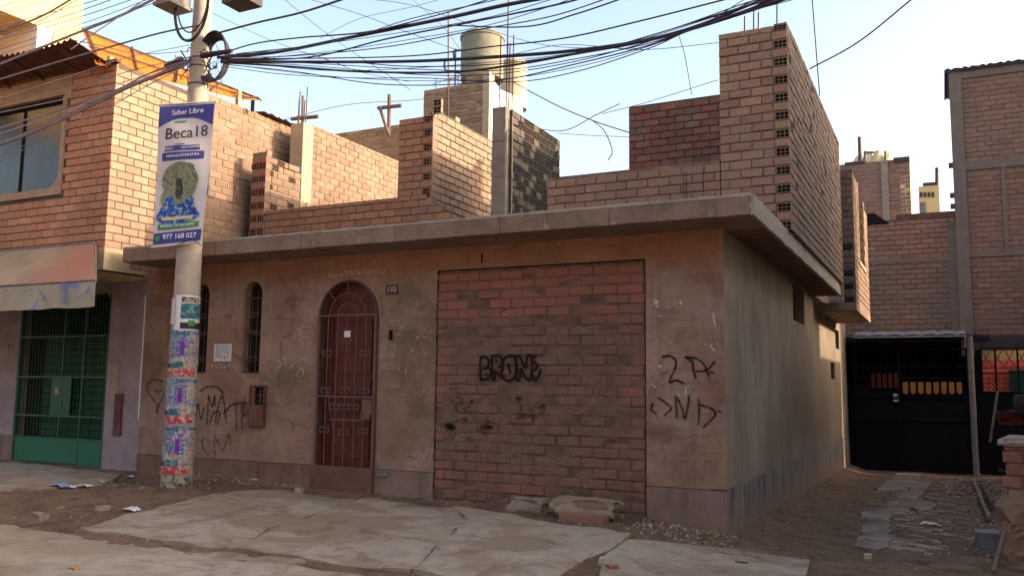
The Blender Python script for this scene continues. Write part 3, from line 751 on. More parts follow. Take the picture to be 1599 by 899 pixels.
mb.tube([(cx_-.25, GY-.01, 1.35), (cx_-.12, GY-.01, .8), (cx_-.10, GY-.01, .72)], .005, 4)
mb.build('bars', M['grille'], gr)
def scroll(cx0, cz0, s, fx, fz, y=GY-.008, r=.005):
    pts = []
    for i in range(16):
        t = i/15*math.pi*1.7; rr = s*(1-.55*i/15)
        pts.append((cx0+fx*(s-rr*math.cos(t)), y, cz0+fz*rr*math.sin(t)))
    mb.tube(pts, r, 4)
for u, z in [(bars[0], 1.72), (bars[4], 1.72), (bars[0], .86), (bars[4], .86), (bars[2], .84), (bars[0], 1.3), (bars[2], 1.3), (bars[4], 1.3), (bars[1], 1.12), (bars[2], 1.12), (bars[3], 1.12), (cx_, 1.86)]:
    mb = MB()
    for fx in (-1, 1):
        for fz in (-1, 1): scroll(u, z, .042, fx, fz)
    mb.build('scroll', M['grille'], gr)
mb = MB(); mb.box((cx_-.425, GY-.016, .188), (cx_+.41, GY+.01, .465)); mb.build('kick_plate', M['kick'], gr)
mb = MB(); mb.box((cx_+.26, GY-.03, 1.05), (cx_+.385, GY+.01, 1.21)); mb.box((cx_+.25, GY-.034, .99), (cx_+.36, GY-.0, 1.05)); mb.build('lock_box', M['kick'], gr)
mb = MB(); mb.box((cx_-.04+.02, GY-.02, 1.90), (cx_+.045+.02, GY-.017, 1.97)); mb.build('sticker', M['paper'], gr)
# stepped arch moulding in the plaster round the door
mb = MB(); prev = None
for i in range(33):
    t = math.pi*i/32
    row = [(cx_+r_*math.cos(t), y_, 2.13+r_*math.sin(t)) for r_, y_ in ((.475, .001), (.47, -.012), (.425, -.012), (.421, .02))]
    if prev: mb.add(prev+row, [(4, 5, 1, 0), (5, 6, 2, 1), (6, 7, 3, 2)], 0, False)
    prev = row
mb.build('arch_moulding', M['stucco'], house)
# ---- windows
for (a, b, zs) in ((-6.68, -6.40, 2.47), (-5.84, -5.54, 2.45)):
    t = thing('window', None, None, ((a+b)/2, .05, 1.49)); t.parent = house; t.location = Vector(t['org'])-house.location
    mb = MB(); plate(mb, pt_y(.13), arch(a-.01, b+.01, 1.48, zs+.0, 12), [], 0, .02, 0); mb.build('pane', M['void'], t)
    mb = MB(); c = (a+b)/2
    for u in (a+.02, a+.02+(b-a-.04)/3, a+.02+(b-a-.04)*2/3, b-.02): mb.tube([(u, .05, 1.50), (u, .05, zs+.02)], .005, 4)
    for z in (1.5, 1.98, 2.4): mb.box((a+.01, .046, z-.006), (b-.01, .056, z+.006))
    mb.tube([(c+(b-a-.03)/2*math.cos(math.pi*i/12), .05, zs+(b-a-.03)/2*math.sin(math.pi*i/12)) for i in range(13)], .006, 4)
    g2 = mb
    def sc2(cx0, cz0, s, fx, fz):
        pts = [(cx0+fx*(s-s*(1-.55*i/12)*math.cos(i/12*5)), .042, cz0+fz*s*(1-.55*i/12)*math.sin(i/12*5)) for i in range(13)]
        g2.tube(pts, .0045, 4)
    for z in (1.66, 1.98, 2.2):
        for fx in (-1, 1):
            for fz in (-1, 1): sc2(c, z, .04, fx, fz)
    mb.build('grille', M['win_grille'], t)
# ---- small things on the facade
t = thing('meter_box', None, None, (-5.5, -.03, 1.1)); t.parent = house; t.location = Vector(t['org'])-house.location
mb = MB(); mb.box((-5.64, -.035, .86), (-5.40, .0, .88)); mb.box((-5.64, -.035, 1.33), (-5.40, .0, 1.35)); mb.box((-5.64, -.035, .88), (-5.615, 0, 1.33)); mb.box((-5.425, -.035, .88), (-5.40, 0, 1.33)); mb.build('frame', M['door_metal'], t)
mb = MB(); mb.box((-5.615, -.004, .88), (-5.425, .0, 1.33)); mb.build('back_plate', M['black_metal'], t)
mb = MB(); mb.box((-5.62, -.045, .88), (-5.42, -.02, 1.09)); mb.box((-5.69, -.05, 1.07), (-5.42, -.02, 1.12)); mb.box((-5.615, -.03, 1.12), (-5.56, -.02, 1.33)); 
for u in (-5.56, -5.51, -5.46): mb.box((u, -.05, .9), (u+.012, -.044, 1.06))
mb.build('broken_door', M['kick'], t)
mb = MB(); mb.box((-5.54, -.02, 1.16), (-5.44, -.01, 1.165)); mb.box((-5.54, -.02, 1.23), (-5.44, -.01, 1.235)); mb.box((-5.49, -.02, 1.13), (-5.486, -.01, 1.3)); mb.build('wiring', M['box_grey'], t)
mb = MB(); mb.box((-6.27, -.006, 1.635), (-5.985, -.002, 1.845)); nt_ = mb.build('notice', M['paper'], house)
mb = MB()
for i, z in enumerate((1.81, 1.785, 1.765, 1.74, 1.72, 1.70, 1.68)):
    x = -6.24
    while x < -6.03:
        L_ = random.uniform(.015, .05)
        if not (i > 3 and -6.16 < x < -6.08): mb.box((x, -.0075, z), (min(x+L_, -6.02), -.006, z+(.010 if i < 1 else .006)))
        x += L_+.012
mb.tube([(-6.11, -.008, 1.67), (-6.09, -.008, 1.70), (-6.08, -.008, 1.66), (-6.06, -.008, 1.69)], .003, 4)
mb.build('print', M['ink'], nt_)
mb = MB(); mb.box((-3.745, -.012, 2.365), (-3.585, .0, 2.475)); nb = mb.build('house_number', M['door_metal'], house)
text_mesh('192', .085, frame_mat((-3.665, -.014, 2.42), (1, 0, 0), (0, 0, 1)), M['chalk_strong'], 'numerals', nb)
mb = MB(); mb.box((-3.675, -.03, 1.86), (-3.645, .0, 1.97)); mb.build('doorbell', M['black_metal'], house)
mb = MB(); mb.box((-3.79, -.02, .385), (-3.66, .0, .44)); mb.build('pipe_stub', M['box_grey'], house)
mb = MB(); mb.box((-2.55, -.004, 2.66), (-2.53, .0, 2.76)); mb.build('crack_mark', M['crack'], house)
# writing on the facade
Gf = lambda n_, l_, w_, m_, lab, **k: strokes(n_, house, l_, w_, M[m_], label=lab, **k)
zz = lambda ox, oy, s, l: [[(ox+x/s, oy+y/s) for x, y in ln] for ln in l]
BR = zz(735, 540, 12.79, [
 [(200, 215), (195, 450), (200, 690)], [(200, 215), (300, 215), (360, 290), (365, 350), (330, 430), (250, 445)], [(330, 430), (400, 460), (400, 560), (350, 640), (210, 680)], [(300, 550), (320, 560)],
 [(430, 200), (435, 430), (445, 670)], [(430, 200), (560, 190), (620, 250), (620, 370), (560, 430)], [(505, 260), (525, 330)], [(490, 490), (490, 660), (450, 670)], [(500, 480), (570, 560), (620, 620)],
 [(640, 500), (650, 300), (720, 215), (820, 190), (890, 240), (905, 420), (890, 600), (820, 670), (740, 690), (660, 640), (620, 540), (640, 420)], [(760, 350), (770, 430), (800, 530)],
 [(880, 200), (980, 200), (1040, 330), (1110, 430), (1130, 200), (1180, 180)], [(920, 320), (930, 480), (910, 650), (980, 660), (1000, 460), (1080, 600), (1150, 670), (1200, 660)],
 [(1130, 190), (1320, 205)], [(1220, 230), (1230, 420), (1210, 620)], [(1260, 300), (1340, 400), (1270, 480)], [(1230, 560), (1290, 660), (1360, 600), (1410, 470)], [(1200, 660), (1330, 670)]])
Gf('graffiti', BR, .026, 'spray', 'black outlined letters BRONE sprayed on the infill bricks')
R2 = zz(1010, 460, 4.083, [[(100, 395), (150, 390), (185, 420), (180, 470), (145, 555), (190, 545), (238, 565)],
 [(245, 395), (290, 430), (300, 490), (315, 530)], [(250, 395), (330, 410), (380, 470), (400, 540)], [(300, 490), (380, 480), (435, 425)], [(405, 490), (430, 500)]])
Gf('graffiti', R2, .020, 'spray_mid', 'black sprayed 2 A right of the infill bricks')
R3 = zz(1010, 460, 4.083, [[(70, 655), (110, 680), (155, 725), (110, 770)], [(40, 690), (30, 730), (60, 760)], [(180, 645), (190, 720), (192, 780)], [(190, 650), (225, 720), (240, 790)], [(245, 790), (265, 700), (270, 640)],
 [(330, 660), (335, 740), (330, 830)], [(340, 700), (420, 730), (435, 770), (360, 845)], [(455, 740), (475, 750)]])
Gf('graffiti', R3, .022, 'spray_faint2', 'faded black sprayed letters S N B near the house corner')
MA = zz(225, 580, 6.42, [[(520, 440), (545, 330), (570, 470), (610, 350)], [(630, 540), (640, 400), (650, 240)], [(650, 240), (690, 350), (710, 240), (715, 340)], [(665, 510), (700, 410), (760, 410), (740, 520)], [(720, 520), (735, 400), (790, 240), (830, 520)],
 [(560, 200), (640, 150), (740, 160), (800, 220)], [(800, 420), (860, 350), (920, 320), (1030, 310)], [(925, 330), (930, 580)], [(985, 310), (985, 580)], [(1010, 250), (1000, 440)], [(990, 450), (1060, 400)], [(780, 190), (800, 210)]])
Gf('graffiti', MA, .022, 'spray_faint2', 'grey dripping MAFIA lettering between the windows and the pole')
SM = zz(225, 580, 6.42, [[(620, 650), (580, 700), (600, 770), (650, 840)], [(640, 680), (665, 685)], [(715, 860), (715, 640), (790, 790), (850, 630), (870, 780)]])
Gf('graffiti', SM, .030, 'spray_faint', 'faint grey S M under the MAFIA lettering')
HT = zz(225, 580, 6.42, [[(200, 100), (120, 80), (50, 110), (30, 170), (70, 250), (130, 330), (130, 410), (160, 310), (210, 220)], [(110, 185), (180, 190)], [(130, 200), (150, 210)]])
Gf('graffiti', HT, .016, 'spray_mid', 'thin black heart outline left of the pole')
CH = zz(500, 395, 11.42, [[(215, 340), (220, 110), (270, 220), (330, 110), (360, 240)], [(400, 230), (430, 240)], [(600, 70), (510, 90), (520, 140), (610, 160), (610, 210), (540, 230)], [(690, 70), (700, 200)], [(760, 70), (770, 200), (850, 200)], [(960, 60), (930, 130), (960, 200)], [(1010, 70), (1090, 90), (1080, 180), (1020, 220), (970, 150), (1010, 70)]])
Gf('chalk_writing', CH, .013, 'chalk', 'faint scratched M. SILO above the door')
C2 = zz(500, 395, 11.42, [[(150, 350), (190, 370), (160, 400), (200, 430)], [(220, 370), (230, 430), (260, 400), (280, 430)], [(290, 360), (310, 420), (280, 430)], [(350, 350), (350, 400), (400, 390), (400, 340)], [(440, 330), (460, 350), (450, 390)], [(480, 330), (490, 380)], [(520, 310), (550, 380), (600, 380)], [(560, 320), (590, 380)], [(620, 310), (660, 330), (650, 380)], [(690, 310), (690, 370), (740, 350)], [(760, 310), (810, 310), (820, 360), (760, 360)], [(840, 300), (870, 360), (890, 350)], [(910, 335), (970, 330)], [(1010, 290), (1000, 350), (1050, 350)], [(1060, 290), (1090, 340)], [(1100, 290), (1160, 280), (1150, 350), (1100, 355)]])
Gf('chalk_writing', C2, .010, 'chalk_strong', 'small chalk number line just above the door arch')
C3 = zz(280, 380, 2.14, [[(325, 385), (340, 400), (335, 415)], [(350, 380), (355, 412)], [(370, 415), (400, 390), (425, 387), (442, 402)], [(390, 285), (405, 290), (400, 305)], [(390, 440), (410, 415), (418, 440)]])
Gf('chalk_writing', C3, .009, 'chalk_strong', 'white chalk squiggle left of the door')
mbc = []
random.seed(11)
for k in range(46):
    x, y = random.uniform(604, 672), random.uniform(502, 625); 
    l = [(x, y)]
    for _ in range(random.randint(1, 3)): x += random.uniform(-4, 6); y += random.uniform(-6, 6); l.append((x, y))
    mbc.append(l)
mbc.append([(652, 526), (668, 527)]); mbc.append([(608, 560), (612, 543), (614, 560)])
Gf('chalk_writing', mbc, .007, 'chalk', 'many small chalk scribbles right of the door')
C4 = zz(280, 380, 2.14, [[(110, 400), (113, 418)], [(122, 400), (126, 415), (132, 400)], [(140, 402), (141, 417)], [(150, 400), (150, 416), (158, 408)], [(165, 402), (172, 416)], [(180, 405), (195, 425)]])
Gf('chalk_writing', C4, .010, 'chalk_strong', 'row of white chalk marks under the paper notice')
C5 = zz(1010, 460, 4.083, [[(45, 40), (60, 60), (75, 80)], [(55, 30), (75, 50)], [(60, 70), (72, 40)], [(185, 35), (185, 60)], [(210, 40), (222, 60), (222, 40)], [(120, 78), (145, 80)], [(70, 130), (90, 135)], [(425, 125), (430, 150)], [(430, 165), (440, 195)], [(410, 325), (430, 355)], [(80, 450), (95, 465)], [(40, 575), (60, 590)], [(200, 625), (205, 640)], [(250, 600), (250, 630)]])
Gf('chalk_writing', C5, .014, 'chalk_strong', 'peeled white paint flecks above the 2 A')
SD = []
random.seed(5)
for cxp, cyp, w_, h_ in ((715, 635, 20, 16), (820, 635, 22, 22), (755, 665, 10, 18), (700, 665, 10, 8)):
    for _ in range(26):
        x, y = random.gauss(cxp, w_*.5), random.gauss(cyp, h_*.5); SD.append([(x, y), (x+random.uniform(2, 9), y+random.uniform(-4, 4))])
for x in (817, 825, 832, 839): SD.append([(x, 679), (x+2, 679)])
Gf('graffiti', SD, .035, 'soot', 'dark smudges of scrubbed-off paint on the infill bricks')
# ---- unfinished upper floor
UB = MB(); Y1 = 1.60
mats = [M['bk_orange'], M['mortar'], M['hole']]
def wall_y(y, x0, x1, z0, z1, th, bm, mm, name='brick_wall', **k):
    m_ = MB(); brick_face(m_, pt_y(y), x0, x1, z0, z1, **k)
    tb = k.get('top'); zz_ = z1
    if tb:
        n_ = 40
        for i in range(n_):
            a, b = x0+(x1-x0)*i/n_, x0+(x1-x0)*(i+1)/n_
            backing(m_, pt_y(y), a, b, z0, min(tb(a), tb(b), z1)-.02, .012, th, 1)
    else: backing(m_, pt_y(y), x0+.003, x1-.003, z0, z1-.008, .012, th, 1)
    return m_.build(name, [M[bm], M[mm], M['hole']], house)
def wall_x(x, y0, y1, z0, z1, th, bm, mm, name='brick_wall', par=None, **k):
    m_ = MB(); brick_face(m_, pt_x(x), y0, y1, z0, z1, **k)
    backing(m_, pt_x(x), y0+.003, y1-.003, z0, z1-.008, .012, th, 1)
    return m_.build(name, [M[bm], M[mm], M['hole']], par or house)
# tower: front face, long alley face
wall_y(1.31, -.31, .418, ZT, 5.27, .14, 'bk_tower', 'mortar', cells=(.278, .418), L=.22, jit=.008, inset=.007)
wall_x(.42, 1.326, 6.40, ZT, 5.30, .138, 'bk_side', 'mortar_grey', jit=.005, inset=.006, cellprob=.04)['label'] = 'long brick wall of the corner block along the alley'
mb = MB()
for x, h in ((-.05, .2), (.05, .25), (.10, .22), (.30, .28)): mb = MB(); mb.tube([(x, 1.40, 5.2), (x+.01, 1.40, 5.27+h)], .008, 5); mb.build('rebar', M['rebar'], house)
# low front wall left and its end pier, wall return
wall_y(Y1, -7.02, -3.86, ZT, 3.88, .14, 'bk_orange', 'mortar', top=lambda u: 3.9 if u < -4.2 else 3.9-(u+4.2)*1.2, L=.24)
pl_, pr_ = -7.30, -7.03
m_ = MB()
for k in range(18):
    z = ZT+k*.099
    if z+.086 > 4.80: break
    if k % 2: cell_brick(m_, pt_y(Y1-.02), -7.30, -7.17, z, z+.086, 3, 2); cell_brick(m_, pt_y(Y1-.02), -7.16, -7.03, z, z+.086, 3, 2)
    else: brick(m_, pt_y(Y1-.02), -7.30, -7.03, z, z+.086)
backing(m_, pt_y(Y1-.02), -7.297, -7.034, ZT, 4.77, .012, .1, 1)
m_.build('brick_pier', [M['bk_orange'], M['mortar'], M['hole']], house)
m_ = MB(); brick_face(m_, pt_x(-7.03), Y1, 2.36, ZT, 4.80, cellprob=.38, top=lambda u: 4.80-.22*(u-Y1)+(.1 if int(u*9) % 2 else 0))
backing(m_, pt_x(-7.03), Y1+.08, 2.36, ZT, 4.58, .012, .24, 1)
m_.build('toothed_wall', [M['bk_tan_old'], M['mortar_tan'], M['hole']], house)
mb = MB(); mb.box((-7.27, 2.36, ZT), (-7.02, 2.60, 5.43)); mb.build('column', M['column_tan'], house)
wall_x(-7.04, 2.60, 7.2, ZT, 5.46, .2, 'bk_tan_old', 'mortar_tan', top=lambda u: 5.47)['label'] = 'long sunlit brick wall between the two houses'
mb = MB(); mb.tube([(-7.0, 2.36, 3.0), (-6.99, 2.38, 4.0), (-6.98, 2.44, 4.16), (-6.98, 2.52, 4.0), (-6.99, 2.53, 3.9), (-6.99, 2.5, 3.0)], .012, 5); mb.build('conduit', M['column_tan'], house)
mb = MB()
for x, y, h in ((-7.2, 2.45, .55), (-7.1, 2.5, .62), (-7.17, 2.4, .42), (-7.08, 2.43, .38)): mb = MB(); mb.tube([(x, y, 5.3), (x+.01, y, 5.43+h)], .009, 5); mb.build('rebar', M['rebar'], house)
# middle wall: front return and sunlit face
wall_y(Y1, -4.72, -4.18, 3.88, 4.95, .14, 'bk_orange', 'mortar', cells=(-4.32, -4.18), L=.24)
m_ = MB(); brick_face(m_, pt_x(-4.18), Y1+.01, 3.6, ZT, 5.06, L=.225, jit=.002, inset=.003, J=.014)
backing(m_, pt_x(-4.18), Y1+.14, 3.6, ZT, 5.05, .014, .13, 1)
m_.build('brick_wall', [M['bk_tan'], M['mortar_dark'], M['hole']], house)['label'] = 'sunlit smooth brick wall with a stepped shadow'
m_ = MB()
for z in (4.97, 5.07): cell_brick(m_, pt_y(Y1), -4.18, -4.06, z, z+.086, 2, 2)
m_.build('brick_stub', [M['bk_tan'], M['mortar'], M['hole']], house)
# dark wall with concrete column
mb = MB()
for i in range(12):
    z0, z1 = ZT+i*.15, ZT+(i+1)*.15+(.0 if i < 11 else -.02)
    j = .012*noise.noise(Vector((i*.7, 3, 1)))
    mb.box((-3.13, 1.30+j, z0), (-2.945+j, 1.56, z1))
mb.build('column', M['column'], house)
mb = MB(); mb.tube([(-2.95, 1.33, ZT), (-2.94, 1.33, 4.5)], .013, 5); mb.build('conduit', M['column_tan'], house); mb = MB(); mb.tube([(-2.90, 1.40, ZT), (-2.90, 1.40, 4.7)], .01, 5); mb.build('conduit', M['column_tan'], house)
m_ = MB(); brick_face(m_, pt_x(-2.90), 1.42, 1.72, ZT, 4.82, cellprob=.5, L=.14, jit=.01); brick_face(m_, pt_x(-2.92), 1.73, 2.95, ZT, 4.82, cellprob=.75, L=.14, jit=.008, inset=.006)
backing(m_, pt_x(-2.92), 1.44, 2.95, ZT, 4.81, .012, .2, 1)
m_.build('brick_wall', [M['bk_greydark'], M['mortar_grey'], M['hole']], house)['label'] = 'dark wall of hollow bricks laid with the cells outward'
mb = MB()
for x, y, h in ((-3.08, 1.38, .95), (-3.0, 1.42, 1.9), (-3.01, 1.50, .9), (-2.97, 1.36, .85), (-2.96, 1.5, 1.0)): mb = MB(); mb.tube([(x, y, 4.7), (x+.015, y, 4.8+h)], .009, 5); mb.build('rebar', M['rebar'], house)
# low wall right of it, and the higher maroon wall behind
wall_y(1.31, -2.38, -.32, ZT, 3.86, .14, 'bk_tower', 'mortar', L=.24)['label'] = 'low brick wall joining the corner block'
for x in (-.72, -.69, -.5): mb = MB(); mb.tube([(x, 1.295, ZT), (x, 1.295, 3.75)], .004, 4); mb.build('tie_wire', M['rebar'], house)
wall_y(3.5, -2.10, -.28, ZT, 5.36, .14, 'bk_dark', 'mortar_dark', L=.22, J=.014)['label'] = 'higher maroon brick wall behind the low wall'
mb = MB(); mb.box((-.2, 5.2, ZT), (-.02, 6.3, 4.9)); mb.build('column', M['column'], house)
# ------------------------------------------------------------------ neighbouring house on the left
nb = thing('brick_house', 'two-storey house with smooth brick upper floor, lilac ground floor and green gate', 'house', (-11, 0, 0))
NX, NY = -7.5, -.68
mb = MB()
mb.box((-8.16, 0, -.2), (NX-.002, .2, 2.75)); mb.box((-16, 0, -.2), (-10.02, .2, 2.75)); mb.box((-10.02, 0, 2.56), (-8.16, .2, 2.75))
mb.box((-16, 1.5, -.2), (-7.9, 1.7, 2.75)); mb.build('ground_floor_wall', M['lilac'], nb)
mb = MB(); mb.box((-16, .005, -.2), (-10.03, -.012, .62)); mb.build('worn_base', M['dado_front'], nb)
# white paint drip line at the party edge
mb = MB(); mb.box((-7.53, -.004, .9), (-7.515, .0, 2.5)); mb.build('paint_edge', M['white'], nb)
mb = MB(); mb.box((-16, NY, 2.75), (NX-.004, 0, 3.03)); mb.box((-16, -.02, 2.70), (NX-.01, .3, 2.76)); mb.build('floor_beam', M['cream'], nb)
# front brick face with window opening, side face
WX0, WX1, WZ0, WZ1 = -11.2, -8.47, 3.88, 5.10
m_ = MB(); brick_face(m_, pt_y(NY), -11.9, NX, 3.03, 5.22, L=.235, H=.09, J=.011, jit=.0018, inset=.003, hole=lambda u, z: WX0-.09 < u < WX1+.09 and z > WZ0-.12 or (z > 5.06 and u < -8.35))
brick_face(m_, pt_y(NY), -8.33, NX, 5.22, 5.40, L=.235, H=.082, J=.011, jit=.0018, inset=.003)
plate(m_, pt_y(NY), [(-16, 3.03), (NX-.002, 3.03), (NX-.002, 5.42), (-16, 5.42)], [[(WX0, WZ0), (WX1, WZ0), (WX1, WZ1), (WX0, WZ1)]], .009, .14, 1)
m_.build('upper_front_wall', [M['bk_pink'], M['mortar_dark'], M['hole']], nb)
m_ = MB(); brick_face(m_, pt_x(NX), NY+.004, .62, 3.03, 5.40, L=.235, H=.09, J=.011, jit=.0018, inset=.003)
brick_face(m_, pt_x(NX), -.3, .62, 2.80, 3.03, L=.235, H=.09, J=.011, jit=.0018, inset=.003)
backing(m_, pt_x(NX), NY+.01, .62, 2.75, 5.41, .010, .15, 1)
m_.build('upper_side_wall', [M['bk_tan'], M['mortar_dark'], M['hole']], nb)
m_ = MB(); brick_face(m_, pt_x(NX-.01), .63, 8.0, 2.80, 5.52, L=.225, H=.088, J=.012, jit=.006, inset=.006, cellprob=.01)
backing(m_, pt_x(NX-.01), .62, 8.0, 2.7, 5.5, .010, .15, 1)
m_.build('upper_side_wall', [M['bk_tan_old'], M['mortar_tan'], M['hole']], nb)['label'] = 'older rough stretch of the sunlit side wall'
mb = MB(); mb.box((-8.45, NY-.012, 5.06), (-8.33, NY+.05, 5.42)); mb.box((-16, NY-.014, 5.12), (-8.45, NY+.05, 5.42)); mb.build('lintel', M['lintel'], nb)
# window
wn = thing('window', None, None, (-9.8, NY, 4.5)); wn.parent = nb; wn.location = Vector(wn['org'])-nb.location
mb = MB()
mb.box((WX0-.09, NY-.016, WZ0-.1), (WX1+.07, NY+.1, WZ0)); mb.box((WX1, NY-.016, WZ0), (WX1+.07, NY+.1, WZ1)); 
mb.add([(WX1, NY-.014, WZ0), (WX1, NY-.014, WZ0+.14), (WX1-.14, NY-.014, WZ0), (WX1, NY+.06, WZ0), (WX1, NY+.06, WZ0+.14), (WX1-.14, NY+.06, WZ0)], [(0, 1, 2), (1, 4, 5, 2)]); mb.build('frame', M['lintel'], wn)
mb = MB(); mb.box((WX0, NY+.06, WZ0), (WX1, NY+.07, WZ1)); mb.build('pane', M['glass_dark'], wn)
mb = MB()
for x in (-9.33, -10.2): mb.box((x-.018, NY+.045, WZ0), (x+.018, NY+.062, WZ1))
mb.box((WX0, NY+.02, WZ1-.06), (WX1, NY+.062, WZ1)); mb.build('mullion', M['black_metal'], wn)
# rusty corrugated sheet over the front wall
mb = MB(); n = 150; ri = []; ro = []
for i in range(n+1):
    x = -12.5+(4.86)*i/n; c = .022*math.sin(x*2*math.pi/.11)
    k = max(0, min(1, (x+9.3)/1.7))
    ri.append((x, NY-.02, 5.42+c)); ro.append((x, NY-.55, 5.56+.05*math.sin(x*1.7)-.12*max(0, -x-9)*.3+c))
mb.add(ri+ro, [(i, n+1+i, n+2+i, i+1) for i in range(n)], 0, True)
mb.add([(p[0], p[1], p[2]+.004) for p in ri+ro], [(i+1, n+2+i, n+1+i, i) for i in range(n)], 0, True)
for x in (-9.6, -8.9, -8.2): mb.tube([(x, NY, 5.38), (x, NY-.5, 5.5)], .02, 5)
mb.box((-12.5, NY-.05, 5.40), (-7.45, NY+.02, 5.44)); mb.build('roof_sheet', M['rust_sheet'], nb)
mb = MB(); mb.box((-16, NY+.1, 5.3), (NX-.16, 8, 5.4)); mb.build('roof', M['cream'], nb)
mb = MB()
for k in range(7):
    y = 1.9+k*.16; mb.add([(-7.75, y, 5.56-.02*k), (-7.40, y, 5.52+.01*(k % 2)), (-7.42, y+.2, 5.50), (-7.75, y+.2, 5.55)], [(0, 1, 2, 3), (3, 2, 1, 0)])
mb.build('roof_scrap', M['rust_sheet'], nb)
mb = MB(); mb.tube([(-7.42, 1.66, 5.62), (-7.42, 1.66, 5.45)], .03, 5); mb.build('pipe', M['black_metal'], nb)
# ---- green gate
gt = thing('metal_gate', None, None, (-9.1, .02, .25)); gt.parent = nb; gt.location = Vector(gt['org'])-nb.location
GX0, GX1, GB, GT = -10.0, -8.185, .27, 2.55
mb = MB(); y = .03
for x in (GX0, GX1): mb.box((x-.015, y-.02, GB), (x+.015, y+.02, GT))
for z in (2.55, 1.985, 1.43, .90, .60): mb.box((GX0, y-.018, z-.014), (GX1, y+.018, z+.014))
for x in (-9.08, -8.66): mb.box((x-.012, y-.016, .60), (x+.012, y+.016, GT))
mb.build('frame', M['green_paint'], gt)
mb = MB(); x = GX0+.06
while x < GX1: mb.box((x-.005, y-.006, .6), (x+.005, y+.006, GT)); x += .066
mb.build('bars', M['green_dark'], gt)
mb = MB(); mb.box((GX0, y-.012, GB), (-8.67, y+.01, .60)); mb.box((-8.655, y-.012, GB-.02), (GX1, y+.01, .585)); mb.build('bottom_panel', M['green_panel'], gt)
mb = MB(); mb.box((-9.26, y-.024, .915), (-9.03, y-.018, 1.42)); mb.box((-9.02, y-.026, .915), (-8.86, y-.02, 1.42)); o = mb.build('lock_panel', M['green_paint'], gt)
mb = MB(); c = [(-9.145+.04*math.cos(t*math.pi/8), y-.027, 1.24+.055*math.sin(t*math.pi/8)) for t in range(16)]; mb.add(c, [tuple(range(16))]); mb.build('keyhole_cover', M['lintel'], gt)
mb = MB(); z = .62
while z < 2.0: mb.box((-9.55, .1, z), (GX1, .115, z+.085)); z += .1
mb.build('slatted_shutter', M['green_paint'], gt)
mb = MB(); mb.box((GX0, .16, GB), (GX1, .17, GT)); mb.build('inner_dark', M['black_metal'], gt)
# wall details
mb = MB(); mb.box((-8.08, -.012, 1.13), (-7.93, .0, 1.57)); mb.build('tile_panel', M['lintel'], nb)
mb = MB(); mb.box((-7.95, -.03, .68), (-7.82, .0, 1.22)); mb.box((-7.94, -.034, .95), (-7.83, -.028, 1.18)); mb.build('meter_box', M['door_metal'], nb)
mb = MB(); mb.box((-10.32, -.012, 1.76), (-10.15, .0, 1.92)); hn = mb.build('number_plate', M['lilac'], nb); text_mesh('3', .13, frame_mat((-10.22, -.014, 1.84), (1, 0, 0), (0, 0, 1)), M['ink'], 'numeral', hn)
mb = MB(); mb.tube([(-8.16, -.03, 2.5), (-8.2, -.04, 2.68), (-8.4, -.05, 2.72)], .012, 5); mb.tube([(-8.2, -.02, 2.57), (-8.5, -.02, 2.57)], .015, 5); mb.build('conduit', M['lintel'], nb)
# ---- faded awning
aw = thing('awning', 'faded orange and cream shop awning with scalloped blue-marked valance over the green gate', 'awning', (-9, -.75, 3))
A0 = P(147, 379, y=-.72); B0 = P(150, 437, y=-1.3)
mb = MB(); nx_, ny_ = 44, 8; vs = []
for j in range(ny_+1):
    for i in range(nx_+1):
        t = i/nx_; s_ = j/ny_
        xa = -12.5+(A0.x+12.5)*t; xb = -12.5+(B0.x+12.5)*t
        x = xa+(xb-xa)*s_; yy = -.72-.58*s_; z = A0.z+(B0.z-A0.z)*s_-.02*math.sin(s_*math.pi)+.012*noise.noise(Vector((x*2.5, s_*3, 1)))
        vs.append((x, yy, z))
mb.add(vs, [(j*(nx_+1)+i, (j+1)*(nx_+1)+i, (j+1)*(nx_+1)+i+1, j*(nx_+1)+i+1) for j in range(ny_) for i in range(nx_)], 0, True)
mb.build('canvas', M['awning_top'], aw)
mb = MB(); vs = []; N_ = 120
for i in range(N_+1):
    x = -12.5+(B0.x+12.5)*i/N_
    for k in range(4):
        zb = B0.z-.003-(.30+.012*abs(math.sin(x*4.2))+.01*noise.noise(Vector((x*3, 0, 0))))*k/3
        vs.append((x+.012*k, -1.302-.008*k+.018*noise.noise(Vector((x*4, k*.5, 2)))*k/3, zb))
mb.add(vs, [(i*4+k, i*4+k+1, (i+1)*4+k+1, (i+1)*4+k) for i in range(N_) for k in range(3)], 0, True)
mb.build('valance', M['awning_val'], aw)
for q in ([(95, 444), (97, 458), (98, 473)], [(101, 444), (103, 460), (103, 474)], [(118, 465), (132, 460), (142, 448)], [(140, 466), (150, 463)], [(62, 452), (70, 470)], [(35, 455), (50, 452)]):
    mb = MB(); pp = [P(px, py, y=-1.345) for px, py in q]
    for a, b in zip(pp, pp[1:]): mb.add([(a.x-.03, -1.345, a.z), (a.x+.03, -1.345, a.z-.005), (b.x+.03, -1.346, b.z), (b.x-.03, -1.346, b.z+.005)], [(3, 2, 1, 0)])
    mb.build('painted_mark', M['bluemark'], aw)
mb = MB(); mb.tube([(-12.5, -1.30, B0.z), (B0.x, -1.30, B0.z)], .014, 6); mb.tube([(B0.x, -1.30, B0.z-.02), (A0.x, -.70, A0.z-.02)], .012, 6); mb.tube([(-12.5, -.72, A0.z), (A0.x, -.72, A0.z)], .014, 6); mb.build('frame', M['box_grey'], aw)
